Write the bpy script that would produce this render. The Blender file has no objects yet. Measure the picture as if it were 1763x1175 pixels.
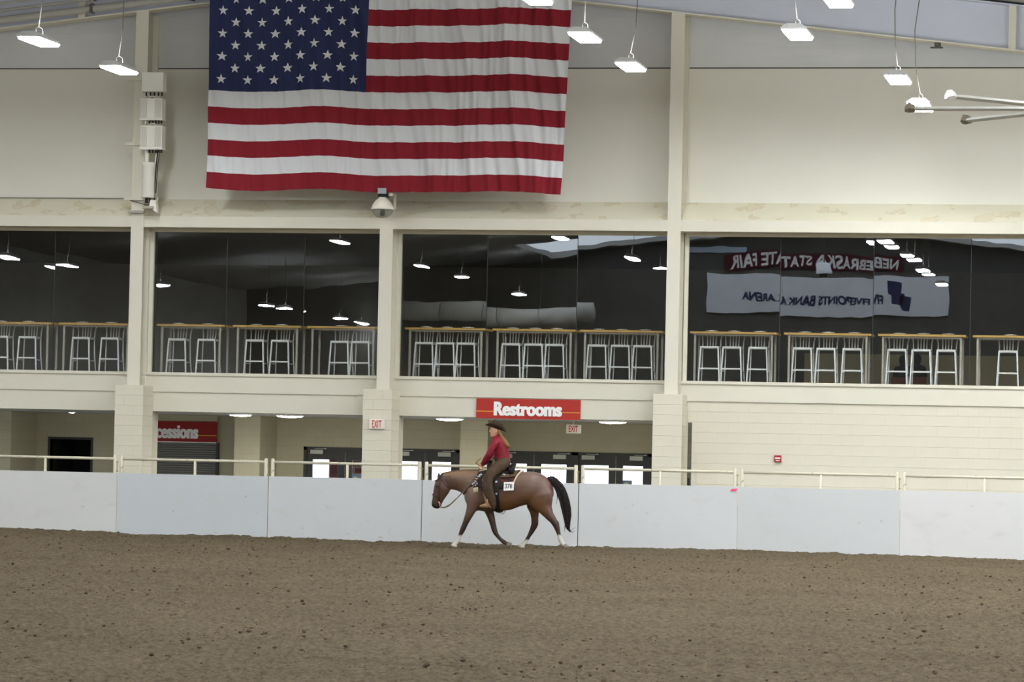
import bpy, bmesh, math, random
import numpy as np
from mathutils import Vector, Matrix, noise as mnoise
random.seed(7); np.random.seed(7)
SC = bpy.context.scene
COL = SC.collection

# ------------------------------------------------------------------ camera
W, H = 1763, 1175
F = 6000.0
TH = math.atan(0.198); ROLL = 0.0215; YH = 800.0; DIST = 66.7
PITCH = math.atan((YH - H / 2) / F)
CAM = Vector((DIST * math.sin(TH), -DIST * math.cos(TH), 1.53))
_fw = Vector((-math.sin(TH) * math.cos(PITCH), math.cos(TH) * math.cos(PITCH), math.sin(PITCH)))
_rt = Vector((math.cos(TH), math.sin(TH), 0))
_up = _rt.cross(_fw)
R2 = _rt * math.cos(ROLL) + _up * math.sin(ROLL)
U2 = _up * math.cos(ROLL) - _rt * math.sin(ROLL)
cd = bpy.data.cameras.new('camera'); cam = bpy.data.objects.new('camera', cd); COL.objects.link(cam)
cd.sensor_fit = 'HORIZONTAL'; cd.sensor_width = 36.0; cd.lens = F * 36.0 / W
cd.clip_start = 0.5; cd.clip_end = 500
mw = Matrix((R2, U2, -_fw)).transposed().to_4x4(); mw.translation = CAM
cam.matrix_world = mw
SC.camera = cam

def PY(x, y, Y):
    """point of the plane Y seen at photo position x, y (used to measure the place)"""
    v = _fw + R2 * ((x - W / 2) / F) - U2 * ((y - H / 2) / F)
    return CAM + v * ((Y - CAM.y) / v.y)
def PX(x, y, Y): return PY(x, y, Y).x
def PZH(x, y, Y): return PY(x, y, Y).z
def proj(p):
    v = p - CAM; z = v.dot(_fw)
    return W / 2 + F * v.dot(R2) / z, H / 2 - F * v.dot(U2) / z

# ------------------------------------------------------------------ sky, exposure
wd = bpy.data.worlds.new('overcast_sky'); SC.world = wd; wd.use_nodes = True
bg = wd.node_tree.nodes['Background']
bg.inputs[0].default_value = (0.86, 0.93, 1.0, 1); bg.inputs[1].default_value = 3.0
LAMP = 82.0           # brightness of the high bay lamps
SC.view_settings.view_transform = 'Standard'
SC.view_settings.look = 'None'
SC.view_settings.exposure = 0.31
SC.view_settings.gamma = 1.0
SC.view_settings.use_curve_mapping = False
SC.cycles.max_bounces = 7; SC.cycles.diffuse_bounces = 4; SC.cycles.glossy_bounces = 3

# ------------------------------------------------------------------ materials
def lin(r, g, b):
    f = lambda c: (c / 12.92 if c <= 0.04045 else ((c + 0.055) / 1.055) ** 2.4)
    return (f(r / 255), f(g / 255), f(b / 255), 1)
MATS = {}
def mat(name, rgb, rough=0.6, metal=0.0, var=0.0, vscale=3.0, bump=0.0, bscale=40.0, spec=0.3, dark=None, emit=None, estr=0.0):
    if name in MATS: return MATS[name]
    m = bpy.data.materials.new(name); m.use_nodes = True
    nt = m.node_tree; b = nt.nodes['Principled BSDF']
    c = lin(*rgb)
    b.inputs['Base Color'].default_value = c
    b.inputs['Roughness'].default_value = rough
    b.inputs['Metallic'].default_value = metal
    b.inputs['Specular IOR Level'].default_value = spec
    tc = None
    if var or bump:
        tc = nt.nodes.new('ShaderNodeTexCoord')
    if var:
        n = nt.nodes.new('ShaderNodeTexNoise'); n.inputs['Scale'].default_value = vscale
        n.inputs['Detail'].default_value = 6; n.inputs['Roughness'].default_value = 0.6
        nt.links.new(tc.outputs['Object'], n.inputs['Vector'])
        r = nt.nodes.new('ShaderNodeValToRGB')
        d = lin(*dark) if dark else tuple(x * (1 - var) for x in c[:3]) + (1,)
        hi = tuple(min(1, x * (1 + var * 0.5)) for x in c[:3]) + (1,)
        r.color_ramp.elements[0].position = 0.3; r.color_ramp.elements[0].color = d
        r.color_ramp.elements[1].position = 0.7; r.color_ramp.elements[1].color = hi
        nt.links.new(n.outputs['Fac'], r.inputs[0]); nt.links.new(r.outputs[0], b.inputs['Base Color'])
    if bump:
        n2 = nt.nodes.new('ShaderNodeTexNoise'); n2.inputs['Scale'].default_value = bscale; n2.inputs['Detail'].default_value = 4
        nt.links.new(tc.outputs['Object'], n2.inputs['Vector'])
        bp = nt.nodes.new('ShaderNodeBump'); bp.inputs['Strength'].default_value = bump; bp.inputs['Distance'].default_value = 0.02
        nt.links.new(n2.outputs['Fac'], bp.inputs['Height']); nt.links.new(bp.outputs[0], b.inputs['Normal'])
    if emit:
        b.inputs['Emission Color'].default_value = lin(*emit); b.inputs['Emission Strength'].default_value = estr
    MATS[name] = m
    return m
def ramp_spots(m, scale, lo, hi, rgb, stretch=(1, 1, 1), detail=5, amount=1.0, coord='Object', seed=0.0):
    """marks (dirt, stains, rust) with a shape of their own over the base colour"""
    nt = m.node_tree; b = nt.nodes['Principled BSDF']
    tc = nt.nodes.new('ShaderNodeTexCoord'); mp = nt.nodes.new('ShaderNodeMapping')
    mp.inputs['Scale'].default_value = stretch; mp.inputs['Location'].default_value = (seed, seed * 1.7, seed * 0.6)
    nt.links.new(tc.outputs[coord], mp.inputs[0])
    n = nt.nodes.new('ShaderNodeTexNoise'); n.inputs['Scale'].default_value = scale; n.inputs['Detail'].default_value = detail
    nt.links.new(mp.outputs[0], n.inputs['Vector'])
    r = nt.nodes.new('ShaderNodeMapRange'); r.inputs[1].default_value = lo; r.inputs[2].default_value = hi
    r.inputs[4].default_value = amount
    nt.links.new(n.outputs['Fac'], r.inputs[0])
    mx = nt.nodes.new('ShaderNodeMix'); mx.data_type = 'RGBA'
    nt.links.new(r.outputs[0], mx.inputs[0])
    bc = b.inputs['Base Color']
    if bc.is_linked: nt.links.new(bc.links[0].from_socket, mx.inputs[6])
    else: mx.inputs[6].default_value = bc.default_value
    mx.inputs[7].default_value = lin(*rgb)
    nt.links.new(mx.outputs[2], bc)
    return m

cream = mat('cream_paint', (223, 219, 203), 0.65, var=0.04, vscale=0.7)
cream_block = mat('cream_block_paint', (222, 217, 199), 0.7, var=0.03, vscale=2.0, bump=0.1, bscale=60)
mortar = mat('cream_mortar', (200, 195, 176), 0.8)
cream_hi = mat('cream_gypsum', (226, 224, 212), 0.7, var=0.03, vscale=0.25)
vinyl = mat('white_vinyl_insulation', (216, 217, 216), 0.45, var=0.06, vscale=0.6)
ledge_m = mat('ledge_primer', (232, 227, 204), 0.7, var=0.04, vscale=1.2)
ramp_spots(ledge_m, 2.0, 0.57, 0.60, (206, 190, 150), stretch=(1, 1, 0.8), detail=3, amount=0.6, seed=3.0)
ramp_spots(ledge_m, 2.0, 0.60, 0.62, (228, 220, 194), stretch=(1, 1, 0.8), detail=3, amount=0.8, seed=3.0)
steel_grey = mat('grey_painted_steel', (206, 210, 222), 0.5, var=0.05, vscale=1.0)
roof_m = mat('roof_liner', (172, 171, 167), 0.8)
white_metal = mat('white_enamel', (232, 233, 232), 0.4)
soffit_m = mat('grey_soffit', (196, 196, 196), 0.7)
conc_wall = None
dark_frame = mat('dark_grey_door_paint', (72, 72, 70), 0.5, var=0.05)
closer_m = mat('closer_metal', (190, 190, 180), 0.4, metal=0.3)
red_sign = mat('red_sign_face', (180, 52, 44), 0.5)
red_sign2 = mat('dark_red_sign_face', (150, 36, 36), 0.5)
white_ink = mat('white_lettering', (246, 246, 244), 0.5)
yellow_ink = mat('yellow_line', (226, 170, 60), 0.5)
exit_white = mat('exit_sign_white', (238, 232, 220), 0.5)
exit_red = mat('exit_sign_red', (200, 52, 48), 0.5)
alum = mat('brushed_aluminium', (234, 237, 238), 0.35, metal=0.1, spec=0.5)
wood_top = mat('maple_table_edge', (206, 168, 96), 0.5, var=0.12, vscale=6)
table_metal = mat('warm_grey_table_steel', (176, 172, 160), 0.45, metal=0.2)
plate_m = mat('white_china', (238, 238, 236), 0.3)
rail_m = mat('cream_pipe_paint', (214, 209, 188), 0.5)
ramp_spots(rail_m, 9.0, 0.63, 0.67, (128, 92, 58), detail=5, amount=0.8, seed=1.0)
rubber = mat('black_rubber', (28, 28, 30), 0.6)
cable_m = mat('grey_cable', (96, 92, 86), 0.6)

# ------------------------------------------------------------------ mesh helpers
WL = {}     # world position of empties and parts
class MB:
    def __init__(s): s.v = []; s.f = []
    def add(s, vs, fs):
        o = len(s.v); s.v += [tuple(v) for v in vs]; s.f += [tuple(i + o for i in f) for f in fs]
        return s
    def box(s, x0, x1, y0, y1, z0, z1):
        vs = [(x, y, z) for z in (z0, z1) for y in (y0, y1) for x in (x0, x1)]
        return s.add(vs, [(0, 2, 3, 1), (4, 5, 7, 6), (0, 1, 5, 4), (2, 6, 7, 3), (0, 4, 6, 2), (1, 3, 7, 5)])
    def bar(s, a, b, w, d, up=(0, 0, 1)):
        """rectangular bar from a to b, w across, d along the other axis"""
        a = Vector(a); b = Vector(b); t = (b - a).normalized(); u = Vector(up)
        if abs(t.dot(u)) > 0.95: u = Vector((0, 1, 0))
        p = t.cross(u).normalized(); q = p.cross(t)
        vs = [e + p * (i * w / 2) + q * (j * d / 2) for e in (a, b) for j in (-1, 1) for i in (-1, 1)]
        return s.add(vs, [(0, 2, 3, 1), (4, 5, 7, 6), (0, 1, 5, 4), (2, 6, 7, 3), (0, 4, 6, 2), (1, 3, 7, 5)])
    def rings(s, rings, cap=True):
        n = len(rings[0]); o = len(s.v)
        for r in rings: s.v += [tuple(p) for p in r]
        for k in range(len(rings) - 1):
            for i in range(n):
                j = (i + 1) % n
                s.f.append((o + k * n + i, o + k * n + j, o + (k + 1) * n + j, o + (k + 1) * n + i))
        if cap:
            s.f.append(tuple(o + i for i in reversed(range(n))))
            s.f.append(tuple(o + (len(rings) - 1) * n + i for i in range(n)))
        return s
    def tube(s, pts, rad, n=8, cap=True, flat=1.0, up=(0, 0, 1)):
        pts = [Vector(p) for p in pts]
        if not hasattr(rad, '__len__'): rad = [rad] * len(pts)
        rings = []; pu = None
        for k, p in enumerate(pts):
            t = (pts[min(k + 1, len(pts) - 1)] - pts[max(k - 1, 0)]).normalized()
            u = Vector(up)
            if pu is not None: u = pu
            a = u - t * u.dot(t)
            if a.length < 1e-3: a = Vector((0, 1, 0)) - t * t.y
            a.normalize(); pu = a
            b = t.cross(a)
            ra = rad[k]; ra, rb = (ra if hasattr(ra, '__len__') else (ra, ra * flat))
            rings.append([p + a * (math.cos(2 * math.pi * i / n) * ra) + b * (math.sin(2 * math.pi * i / n) * rb) for i in range(n)])
        return s.rings(rings, cap)
    def lathe(s, c, prof, n=16, axis='z'):
        c = Vector(c); rings = []
        for r, h in prof:
            ring = []
            for i in range(n):
                a = 2 * math.pi * i / n
                p = (r * math.cos(a), r * math.sin(a), h) if axis == 'z' else ((r * math.cos(a), h, -r * math.sin(a)) if axis == 'y' else (h, r * math.cos(a), r * math.sin(a)))
                ring.append(c + Vector(p))
            rings.append(ring)
        return s.rings(rings)
    def prism(s, poly, d):
        """closed polygon (3d points) swept along vector d"""
        d = Vector(d); n = len(poly); a = [Vector(p) for p in poly]
        vs = a + [p + d for p in a]
        return s.add(vs, [tuple(reversed(range(n))), tuple(range(n, 2 * n))] + [(i, (i + 1) % n, n + (i + 1) % n, n + i) for i in range(n)])
    def grid(s, fn, nu, nv):
        o = len(s.v)
        for j in range(nv + 1):
            for i in range(nu + 1): s.v.append(tuple(fn(i / nu, j / nv)))
        for j in range(nv):
            for i in range(nu):
                a = o + j * (nu + 1) + i
                s.f.append((a, a + 1, a + nu + 2, a + nu + 1))
        return s
    def mesh(s, name, off=Vector((0, 0, 0)), smooth=False):
        me = bpy.data.meshes.new(name)
        me.from_pydata([(v[0] - off.x, v[1] - off.y, v[2] - off.z) for v in s.v], [], s.f); me.update()
        bm = bmesh.new(); bm.from_mesh(me); bmesh.ops.recalc_face_normals(bm, faces=bm.faces); bm.to_mesh(me); bm.free()
        if smooth:
            for p in me.polygons: p.use_smooth = True
        return me
    def build(s, name, m, parent=None, smooth=False, origin=None):
        off = Vector(origin) if origin is not None else (WL[parent.name] if parent else Vector((0, 0, 0)))
        me = s.mesh(name, off, smooth); me.materials.append(m)
        return link(name, me, parent, off)
def link(name, me, parent=None, at=None):
    o = bpy.data.objects.new(name, me); COL.objects.link(o)
    at = Vector(at) if at is not None else Vector((0, 0, 0))
    WL[o.name] = at
    if parent:
        o.parent = parent; o.location = at - WL[parent.name]
    else: o.location = at
    return o
def tag(o, label=None, cat=None, group=None, kind=None):
    if label: o['label'] = label
    if cat: o['category'] = cat
    if group: o['group'] = group
    if kind: o['kind'] = kind
    return o
def empty(name, loc, label=None, cat=None, group=None, kind=None):
    o = bpy.data.objects.new(name, None); COL.objects.link(o); o.location = loc; o.empty_display_size = 0.1
    WL[o.name] = Vector(loc)
    return tag(o, label, cat, group, kind)
def copy_tree(o, parent=None, loc=None):
    c = o.copy(); COL.objects.link(c); c.parent = parent
    if loc is not None: c.location = loc
    for ch in o.children:
        if not ch.name.startswith('cable'): copy_tree(ch, c)
    return c
def struct(name, mb, m, parent=None, label=None, smooth=False, origin=None):
    o = mb.build(name, m, parent, smooth, origin)
    if not parent: o['kind'] = 'structure'
    if label: o['label'] = label
    return o
def B(*a): return MB().box(*a)

def text_mb(body, x0, x1, zc, hgt, Y, bold=0.0, face=-1, depth=0.006, slant=0.0):
    """solid lettering whose width runs x0..x1, centred on height zc, standing on the plane Y; face -1 looks to -Y, +1 to +Y"""
    cu = bpy.data.curves.new('t', 'FONT'); cu.body = body; cu.extrude = 0.5; cu.offset = bold; cu.resolution_u = 3
    ob = bpy.data.objects.new('t', cu); COL.objects.link(ob)
    dg = bpy.context.evaluated_depsgraph_get()
    me = bpy.data.meshes.new_from_object(ob.evaluated_get(dg))
    vs = np.array([v.co[:] for v in me.vertices]); fs = [tuple(p.vertices) for p in me.polygons]
    bpy.data.objects.remove(ob); bpy.data.meshes.remove(me); bpy.data.curves.remove(cu)
    mn = vs.min(0); mx = vs.max(0)
    u = (vs[:, 0] - mn[0]) / (mx[0] - mn[0]); w = (vs[:, 1] - mn[1]) / (mx[1] - mn[1]) - 0.5
    t = vs[:, 2] + 0.5
    X = x0 + u * (x1 - x0) if face < 0 else x1 - u * (x1 - x0)
    mb = MB()
    mb.add(np.stack([X + slant * w * hgt, Y + face * depth * t, zc + w * hgt], 1).tolist(), fs)
    return mb

# ------------------------------------------------------------------ measured levels (metres; barrier face is Y = 0, dirt is Z = 0)
YC = 1.85            # column faces
YP = 1.60            # pilaster faces
YS = 2.27            # wall under the windows
YG = 2.36            # glass
YU = 2.60            # upper wall
Z_SOF, Z_GRV, Z_SILL, Z_HEAD, Z_BEAM, Z_LEDGE, Z_LTOP, Z_JOINT = 2.45, 2.845, 3.242, 6.09, 6.153, 6.374, 6.773, 9.44
Z_CF = -0.35         # concourse floor
Z_LF = 3.19          # lounge floor
XL, XR = -29.0, 23.0 # hall sides
XRIDGE = -3.0
YB = -80.0           # far end of the arena, behind the camera
def zraf(x): return 11.1 - 0.115 * abs(x - XRIDGE)
COLS = [(PX(225.5, 390, YC), PX(247, 390, YC)), (PX(654, 400, YC), PX(676.5, 400, YC)), (PX(1149, 400, YC), PX(1172, 400, YC))]
PILS = [(PX(198, 690, YP), PX(246, 690, YP)), (PX(625, 700, YP), PX(674, 700, YP)), (PX(1124, 710, YP), PX(1174, 710, YP))]

# ------------------------------------------------------------------ arena floor
def make_floor():
    # rows follow the visible wedge of the arena so that the grain is finest where it is seen closest
    ys = np.concatenate([np.linspace(YB, -45, 18)[:-1], np.arange(-45, 0.42, 0.06), [0.6, 0.9]])
    rows = []
    for y in ys:
        yc_ = max(y, -45.0); xc_ = -12.95 * yc_ / 65.4; hw = 0.18 * (65.4 + yc_) + 0.8
        rows.append(np.concatenate([np.linspace(XL, xc_ - hw, 7)[:-1], np.linspace(xc_ - hw, xc_ + hw, 640), np.linspace(xc_ + hw, XR, 5)[1:]]))
    gx = np.array(rows); gy = np.repeat(ys[:, None], gx.shape[1], 1); xs = rows[0]
    def vnoise(sc, seed):
        r = np.random.RandomState(seed); g = r.rand(256, 256)
        a = gx / sc + 500; b = gy / sc + 500
        ia = np.floor(a).astype(int); ib = np.floor(b).astype(int); fa = a - ia; fb = b - ib
        fa = fa * fa * (3 - 2 * fa); fb = fb * fb * (3 - 2 * fb)
        q = lambda i, j: g[(ib + j) % 256, (ia + i) % 256]
        return (q(0, 0) * (1 - fa) + q(1, 0) * fa) * (1 - fb) + (q(0, 1) * (1 - fa) + q(1, 1) * fa) * fb - 0.5
    z = 0.05 * vnoise(2.3, 1) + 0.03 * vnoise(0.6, 2) + 0.03 * vnoise(0.26, 3) + 0.035 * vnoise(0.13, 4) + 0.026 * vnoise(0.06, 5) + 0.014 * vnoise(0.033, 6)
    z = z - 0.0033 * np.clip(gx, -14, 14)
    n = len(xs); m_ = len(ys)
    me = bpy.data.meshes.new('floor')
    co = np.stack([gx, gy, z], -1).reshape(-1, 3)
    idx = np.arange(n * m_).reshape(m_, n)
    q = np.stack([idx[:-1, :-1], idx[:-1, 1:], idx[1:, 1:], idx[1:, :-1]], -1).reshape(-1, 4)
    me.vertices.add(len(co)); me.vertices.foreach_set('co', co.ravel())
    me.loops.add(q.size); me.loops.foreach_set('vertex_index', q.ravel())
    me.polygons.add(len(q)); me.polygons.foreach_set('loop_start', np.arange(0, q.size, 4)); me.polygons.foreach_set('loop_total', np.full(len(q), 4))
    me.update(); me.validate()
    for p in me.polygons: p.use_smooth = True
    return me
dirt = mat('arena_dirt', (120, 106, 86), 0.95, spec=0.1)
nt = dirt.node_tree; pb = nt.nodes['Principled BSDF']
tc = nt.nodes.new('ShaderNodeTexCoord')
def nz(scale, detail=6, rough=0.65):
    n = nt.nodes.new('ShaderNodeTexNoise'); n.inputs['Scale'].default_value = scale; n.inputs['Detail'].default_value = detail; n.inputs['Roughness'].default_value = rough
    nt.links.new(tc.outputs['Object'], n.inputs['Vector']); return n
n1 = nz(16.0, 8, 0.75); r1 = nt.nodes.new('ShaderNodeValToRGB')
e = r1.color_ramp.elements; e[0].position = 0.32; e[0].color = lin(93, 80, 62); e[1].position = 0.68; e[1].color = lin(152, 137, 112)
nt.links.new(n1.outputs['Fac'], r1.inputs[0])
n2 = nz(0.35, 3); mxl = nt.nodes.new('ShaderNodeMix'); mxl.data_type = 'RGBA'; mxl.blend_type = 'MULTIPLY'; mxl.inputs[0].default_value = 0.55
r2_ = nt.nodes.new('ShaderNodeValToRGB'); e = r2_.color_ramp.elements; e[0].position = 0.35; e[0].color = (0.72, 0.70, 0.66, 1); e[1].position = 0.65; e[1].color = (1, 1, 1, 1)
nt.links.new(n2.outputs['Fac'], r2_.inputs[0]); nt.links.new(r1.outputs[0], mxl.inputs[6]); nt.links.new(r2_.outputs[0], mxl.inputs[7])
n3 = nz(26.0, 5); r3 = nt.nodes.new('ShaderNodeMapRange'); r3.inputs[1].default_value = 0.57; r3.inputs[2].default_value = 0.66; r3.inputs[4].default_value = 0.7
nt.links.new(n3.outputs['Fac'], r3.inputs[0])
mx2 = nt.nodes.new('ShaderNodeMix'); mx2.data_type = 'RGBA'; mx2.inputs[7].default_value = lin(76, 63, 50)
nt.links.new(r3.outputs[0], mx2.inputs[0]); nt.links.new(mxl.outputs[2], mx2.inputs[6]); nt.links.new(mx2.outputs[2], pb.inputs['Base Color'])
bp = nt.nodes.new('ShaderNodeBump'); bp.inputs['Strength'].default_value = 1.0; bp.inputs['Distance'].default_value = 0.05
n4 = nz(34.0, 8, 0.8); nt.links.new(n4.outputs['Fac'], bp.inputs['Height']); nt.links.new(bp.outputs[0], pb.inputs['Normal'])
me = make_floor(); me.materials.append(dirt)
tag(link('floor', me), 'raked brown dirt floor of the riding arena', kind='structure')

def make_clods():
    bm = bmesh.new(); bmesh.ops.create_icosphere(bm, subdivisions=1, radius=1.0)
    base = np.array([v.co[:] for v in bm.verts]); fc = np.array([[v.index for v in f.verts] for f in bm.faces]); bm.free()
    rs = np.random.RandomState(5); vs = []; fs = []; o = 0
    for k in range(5000):
        Y = -0.1 - 44 * rs.rand() ** 1.0
        xc = 12.95 * (-Y / 65.4); hw = 0.16 * (65.4 + Y) + 0.6
        X = xc * 1.0 + (rs.rand() * 2 - 1) * hw - 0.0
        r = 0.005 + 0.016 * rs.rand() ** 6
        if Y > -0.3: r *= 1.1
        b = base * (1 + 0.5 * (rs.rand(len(base), 1) - 0.5)) * np.array([1.4, 1.0, 0.7]) * r
        a = rs.rand() * 6.28; ca, sa = math.cos(a), math.sin(a)
        b = np.stack([b[:, 0] * ca - b[:, 1] * sa, b[:, 0] * sa + b[:, 1] * ca, b[:, 2]], 1)
        vs.append(b + [X, Y, 0.012 - 0.0033 * X + r * 0.35]); fs.append(fc + o); o += len(base)
    me = bpy.data.meshes.new('dirt_clods'); me.from_pydata(np.concatenate(vs).tolist(), [], np.concatenate(fs).tolist()); me.update()
    return me
clod_m = mat('damp_dirt_clods', (88, 74, 58), 0.95, var=0.3, vscale=4.0, spec=0.1)
me = make_clods(); me.materials.append(clod_m)
tag(link('dirt_clods', me), 'loose dark clods of dirt scattered over the arena floor', 'dirt', kind='stuff')

# ------------------------------------------------------------------ hall shell
def zroof(x): return zraf(x) + 0.95
hall = mat('hall_wall_grey', (176, 174, 168), 0.8)
struct('wall_left', B(XL - 0.2, XL, YB, 2.6, -0.4, zroof(XL) + 0.2), hall)
struct('wall_right', B(XR, XR + 0.2, YB, 2.6, -0.4, zroof(XR) + 0.2), hall)
mb = MB(); mb.prism([(XL, YB, -0.4), (XR, YB, -0.4), (XR, YB, zroof(XR)), (XRIDGE, YB, zroof(XRIDGE)), (XL, YB, zroof(XL))], (0, -0.2, 0))
struct('wall_front', mb, mat('far_wall_dark', (92, 90, 86), 0.8), label='far end wall of the arena mirrored in the windows')
mb = MB()
for a, b in ((XL - 0.2, XRIDGE), (XRIDGE, XR + 0.2)):
    for x0, x1, y0, y1 in ((a, b, YB + 9.0, 3.0), (a, b, YB - 0.2, YB + 1.0), ((a, -15.0, YB + 1.0, YB + 9.0) if a < XRIDGE else (9.0, b, YB + 1.0, YB + 9.0))):
        mb.prism([(x0, y0, zroof(x0)), (x1, y0, zroof(x1)), (x1, y0, zroof(x1) + 0.2), (x0, y0, zroof(x0) + 0.2)], (0, y1 - y0, 0))   # roof opening added so daylight reaches the banners on the far wall
struct('ceiling', mb, roof_m, label='sloping grey liner of the arena roof')

# end wall with windows
mb = MB(); mb.prism([(XL, YU, Z_LTOP), (XR, YU, Z_LTOP), (XR, YU, Z_JOINT), (XL, YU, Z_JOINT)], (0, 0.15, 0))
wall_back = struct('wall_back', mb, cream_hi, label='cream gypsum end wall above the lounge windows')
mb = MB(); xj = (zroof(XRIDGE) - Z_JOINT) / 0.115
mb.prism([(XRIDGE - xj, YU, Z_JOINT), (XRIDGE + xj, YU, Z_JOINT), (XRIDGE, YU, zroof(XRIDGE))], (0, 0.15, 0))
# vinyl: soft wrinkles
nt = vinyl.node_tree; tc = nt.nodes.new('ShaderNodeTexCoord'); mp = nt.nodes.new('ShaderNodeMapping'); mp.inputs['Rotation'].default_value = (0, 0.7, 0); mp.inputs['Scale'].default_value = (0.6, 1, 3.5)
n = nt.nodes.new('ShaderNodeTexNoise'); n.inputs['Scale'].default_value = 1.1; n.inputs['Detail'].default_value = 4
bp = nt.nodes.new('ShaderNodeBump'); bp.inputs['Strength'].default_value = 0.35; bp.inputs['Distance'].default_value = 0.06
nt.links.new(tc.outputs['Object'], mp.inputs[0]); nt.links.new(mp.outputs[0], n.inputs['Vector']); nt.links.new(n.outputs['Fac'], bp.inputs['Height']); nt.links.new(bp.outputs[0], nt.nodes['Principled BSDF'].inputs['Normal'])
o = mb.build('insulation', vinyl, wall_back)
joint_m = mat('joint_shadow_gap', (92, 90, 84), 0.8)
mb = B(XL, XR, YU - 0.012, YU, Z_JOINT - 0.012, Z_JOINT + 0.012)
mb.build('joint_strip', joint_m, wall_back)
xj2 = PX(260, 60, YU)
B(xj2 - 0.01, xj2 + 0.01, YU - 0.012, YU, Z_JOINT, zraf(xj2)).build('joint_strip', joint_m, wall_back)
mb = MB(); mb.prism([(XL, YC + 0.02, Z_LEDGE), (XL, YU, Z_LTOP), (XL, YU + 0.1, Z_LTOP), (XL, YU + 0.1, Z_LEDGE)], (XR - XL, 0, 0))
struct('trim_1', mb, ledge_m, label='sloping cream ledge with water stains over the windows')
struct('trim_2', B(XL, XR, YC + 0.02, YG + 0.5, Z_BEAM, Z_LEDGE), cream, label='cream head beam running over the lounge windows')
struct('trim_3', B(XL, XR, YS, YG + 0.4, Z_GRV, Z_SILL - 0.05).box(XL, XR, YS - 0.03, YG + 0.02, Z_SILL - 0.06, Z_SILL), cream, label='cream sill beam running under the lounge windows')
struct('trim_4', B(XL, PILS[2][1], YS + 0.03, YG + 0.4, Z_SOF, Z_GRV), cream, label='cream fascia over the concourse openings')

# columns and block pilasters
BL, BH = 0.4064, 0.2032
_blk = {}
def block_mesh(w):
    w = round(w, 3)
    if w not in _blk:
        g = 0.005; b = 0.004
        mb = MB(); x = w / 2 - 0.0006; z = BH / 2 - g / 2
        mb.rings([[(-x, 0.02, -z), (x, 0.02, -z), (x, 0.02, z), (-x, 0.02, z)], [(-x, -0.001, -z), (x, -0.001, -z), (x, -0.001, z), (-x, -0.001, z)],
                  [(-x + 0.001, -0.005, -z + b), (x - 0.001, -0.005, -z + b), (x - 0.001, -0.005, z - b), (-x + 0.001, -0.005, z - b)]])
        _blk[w] = mb.mesh('block'); _blk[w].materials.append(cream_block)
    return _blk[w]
def blocks(parent, x0, x1, z0, z1, Y):
    k = 0; z = z1 - BH / 2
    while z > z0:
        x = x0 - (BL / 2 if k % 2 else 0)
        while x < x1 - 0.03:
            a, b = max(x, x0), min(x + BL, x1)
            if b - a > 0.04:
                o = link('block', block_mesh(b - a), parent, ((a + b) / 2, Y, z))
            x += BL
        z -= BH; k += 1
ZPT = PZH(215, 663, YP)
for i, ((a, b), (pa, pb_)) in enumerate(zip(COLS, PILS)):
    top = Z_BEAM if i == 1 else zraf((a + b) / 2) + 0.02
    lab = ['cream column carrying the antenna equipment', 'short cream column under the dome camera', 'tall cream column to the right of the flag'][i]
    o = struct('column', B(a, b, YC, YC + 0.025, ZPT - 0.05, top), cream, label=lab, origin=(a, YC, ZPT))     # wide flange steel: face, web, rear flange
    mx_ = (a + b) / 2
    B(mx_ - 0.012, mx_ + 0.012, YC + 0.025, YS + 0.02, ZPT - 0.05, min(top, Z_BEAM)).build('web', cream, o)
    B(a, b, YS - 0.02, YG + 0.1, ZPT - 0.05, Z_BEAM).build('flange', cream, o)
    if i != 1:
        B(mx_ - 0.012, mx_ + 0.012, YC + 0.025, YU, Z_LEDGE - 0.1, top).build('web', cream, o)
        B(a, b, YU - 0.05, YU + 0.03, Z_LEDGE, top).build('flange', cream, o)
    lab = ['cream block pilaster left of the concessions sign', 'cream block pilaster carrying an exit sign', 'cream block pilaster beside the plain block wall'][i]
    p = struct('pilaster', B(pa, pb_, YP, YS + 0.4, Z_CF, ZPT), mortar, label=lab, origin=(pa, YP, Z_CF))
    blocks(p, pa, pb_, 0.9, ZPT, YP)
    # blocks of the side that shows
    me = block_mesh(YS - YP)
    k = 0; z = ZPT - BH / 2
    while z > 0.9:
        ob = link('block', me, p, (pb_, (YP + YS) / 2, z)); ob.rotation_euler.z = math.pi / 2
        z -= BH
# plain block wall to the right of the third pilaster
wr = struct('wall_block', B(PILS[2][1], XR, YS + 0.035, YG + 0.4, Z_CF, Z_GRV), mortar, label='cream painted block wall right of the concourse')
blocks(wr, PILS[2][1] + 0.0, 10.2, 0.9, Z_GRV, YS + 0.035)

# gable rafter: tapered plate girder following the roof
for sgn in (-1, 1):
    x1 = XL if sgn < 0 else XR
    d = (x1 - XRIDGE, zraf(x1) - zraf(XRIDGE))
    def pl(y0, y1, za, zb, x0=XRIDGE, x1=x1):
        m_ = MB(); m_.prism([(x0, y0, zraf(x0) + za), (x1, y0, zraf(x1) + za), (x1, y0, zraf(x1) + zb), (x0, y0, zraf(x0) + zb)], (0, y1 - y0, 0)); return m_
    r = struct('beam', pl(2.02, 2.05, 0.02, 0.9), steel_grey, label='grey gable rafter, %s half of the roof' % ('left' if sgn < 0 else 'right'))
    pl(YC - 0.02, 2.2, 0, 0.03).build('flange', cream, r)
    pl(YC - 0.02, 2.2, 0.87, 0.9).build('flange', steel_grey, r)
    for xs_ in ([PX(1743, 40, YC)] if sgn > 0 else [-9.4]):
        B(xs_ - 0.07, xs_ + 0.07, YC, 2.03, zraf(xs_) + 0.02, zraf(xs_) + 0.88).build('stiffener', cream, r)
xk = PX(1614, 74, YC)
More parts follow.
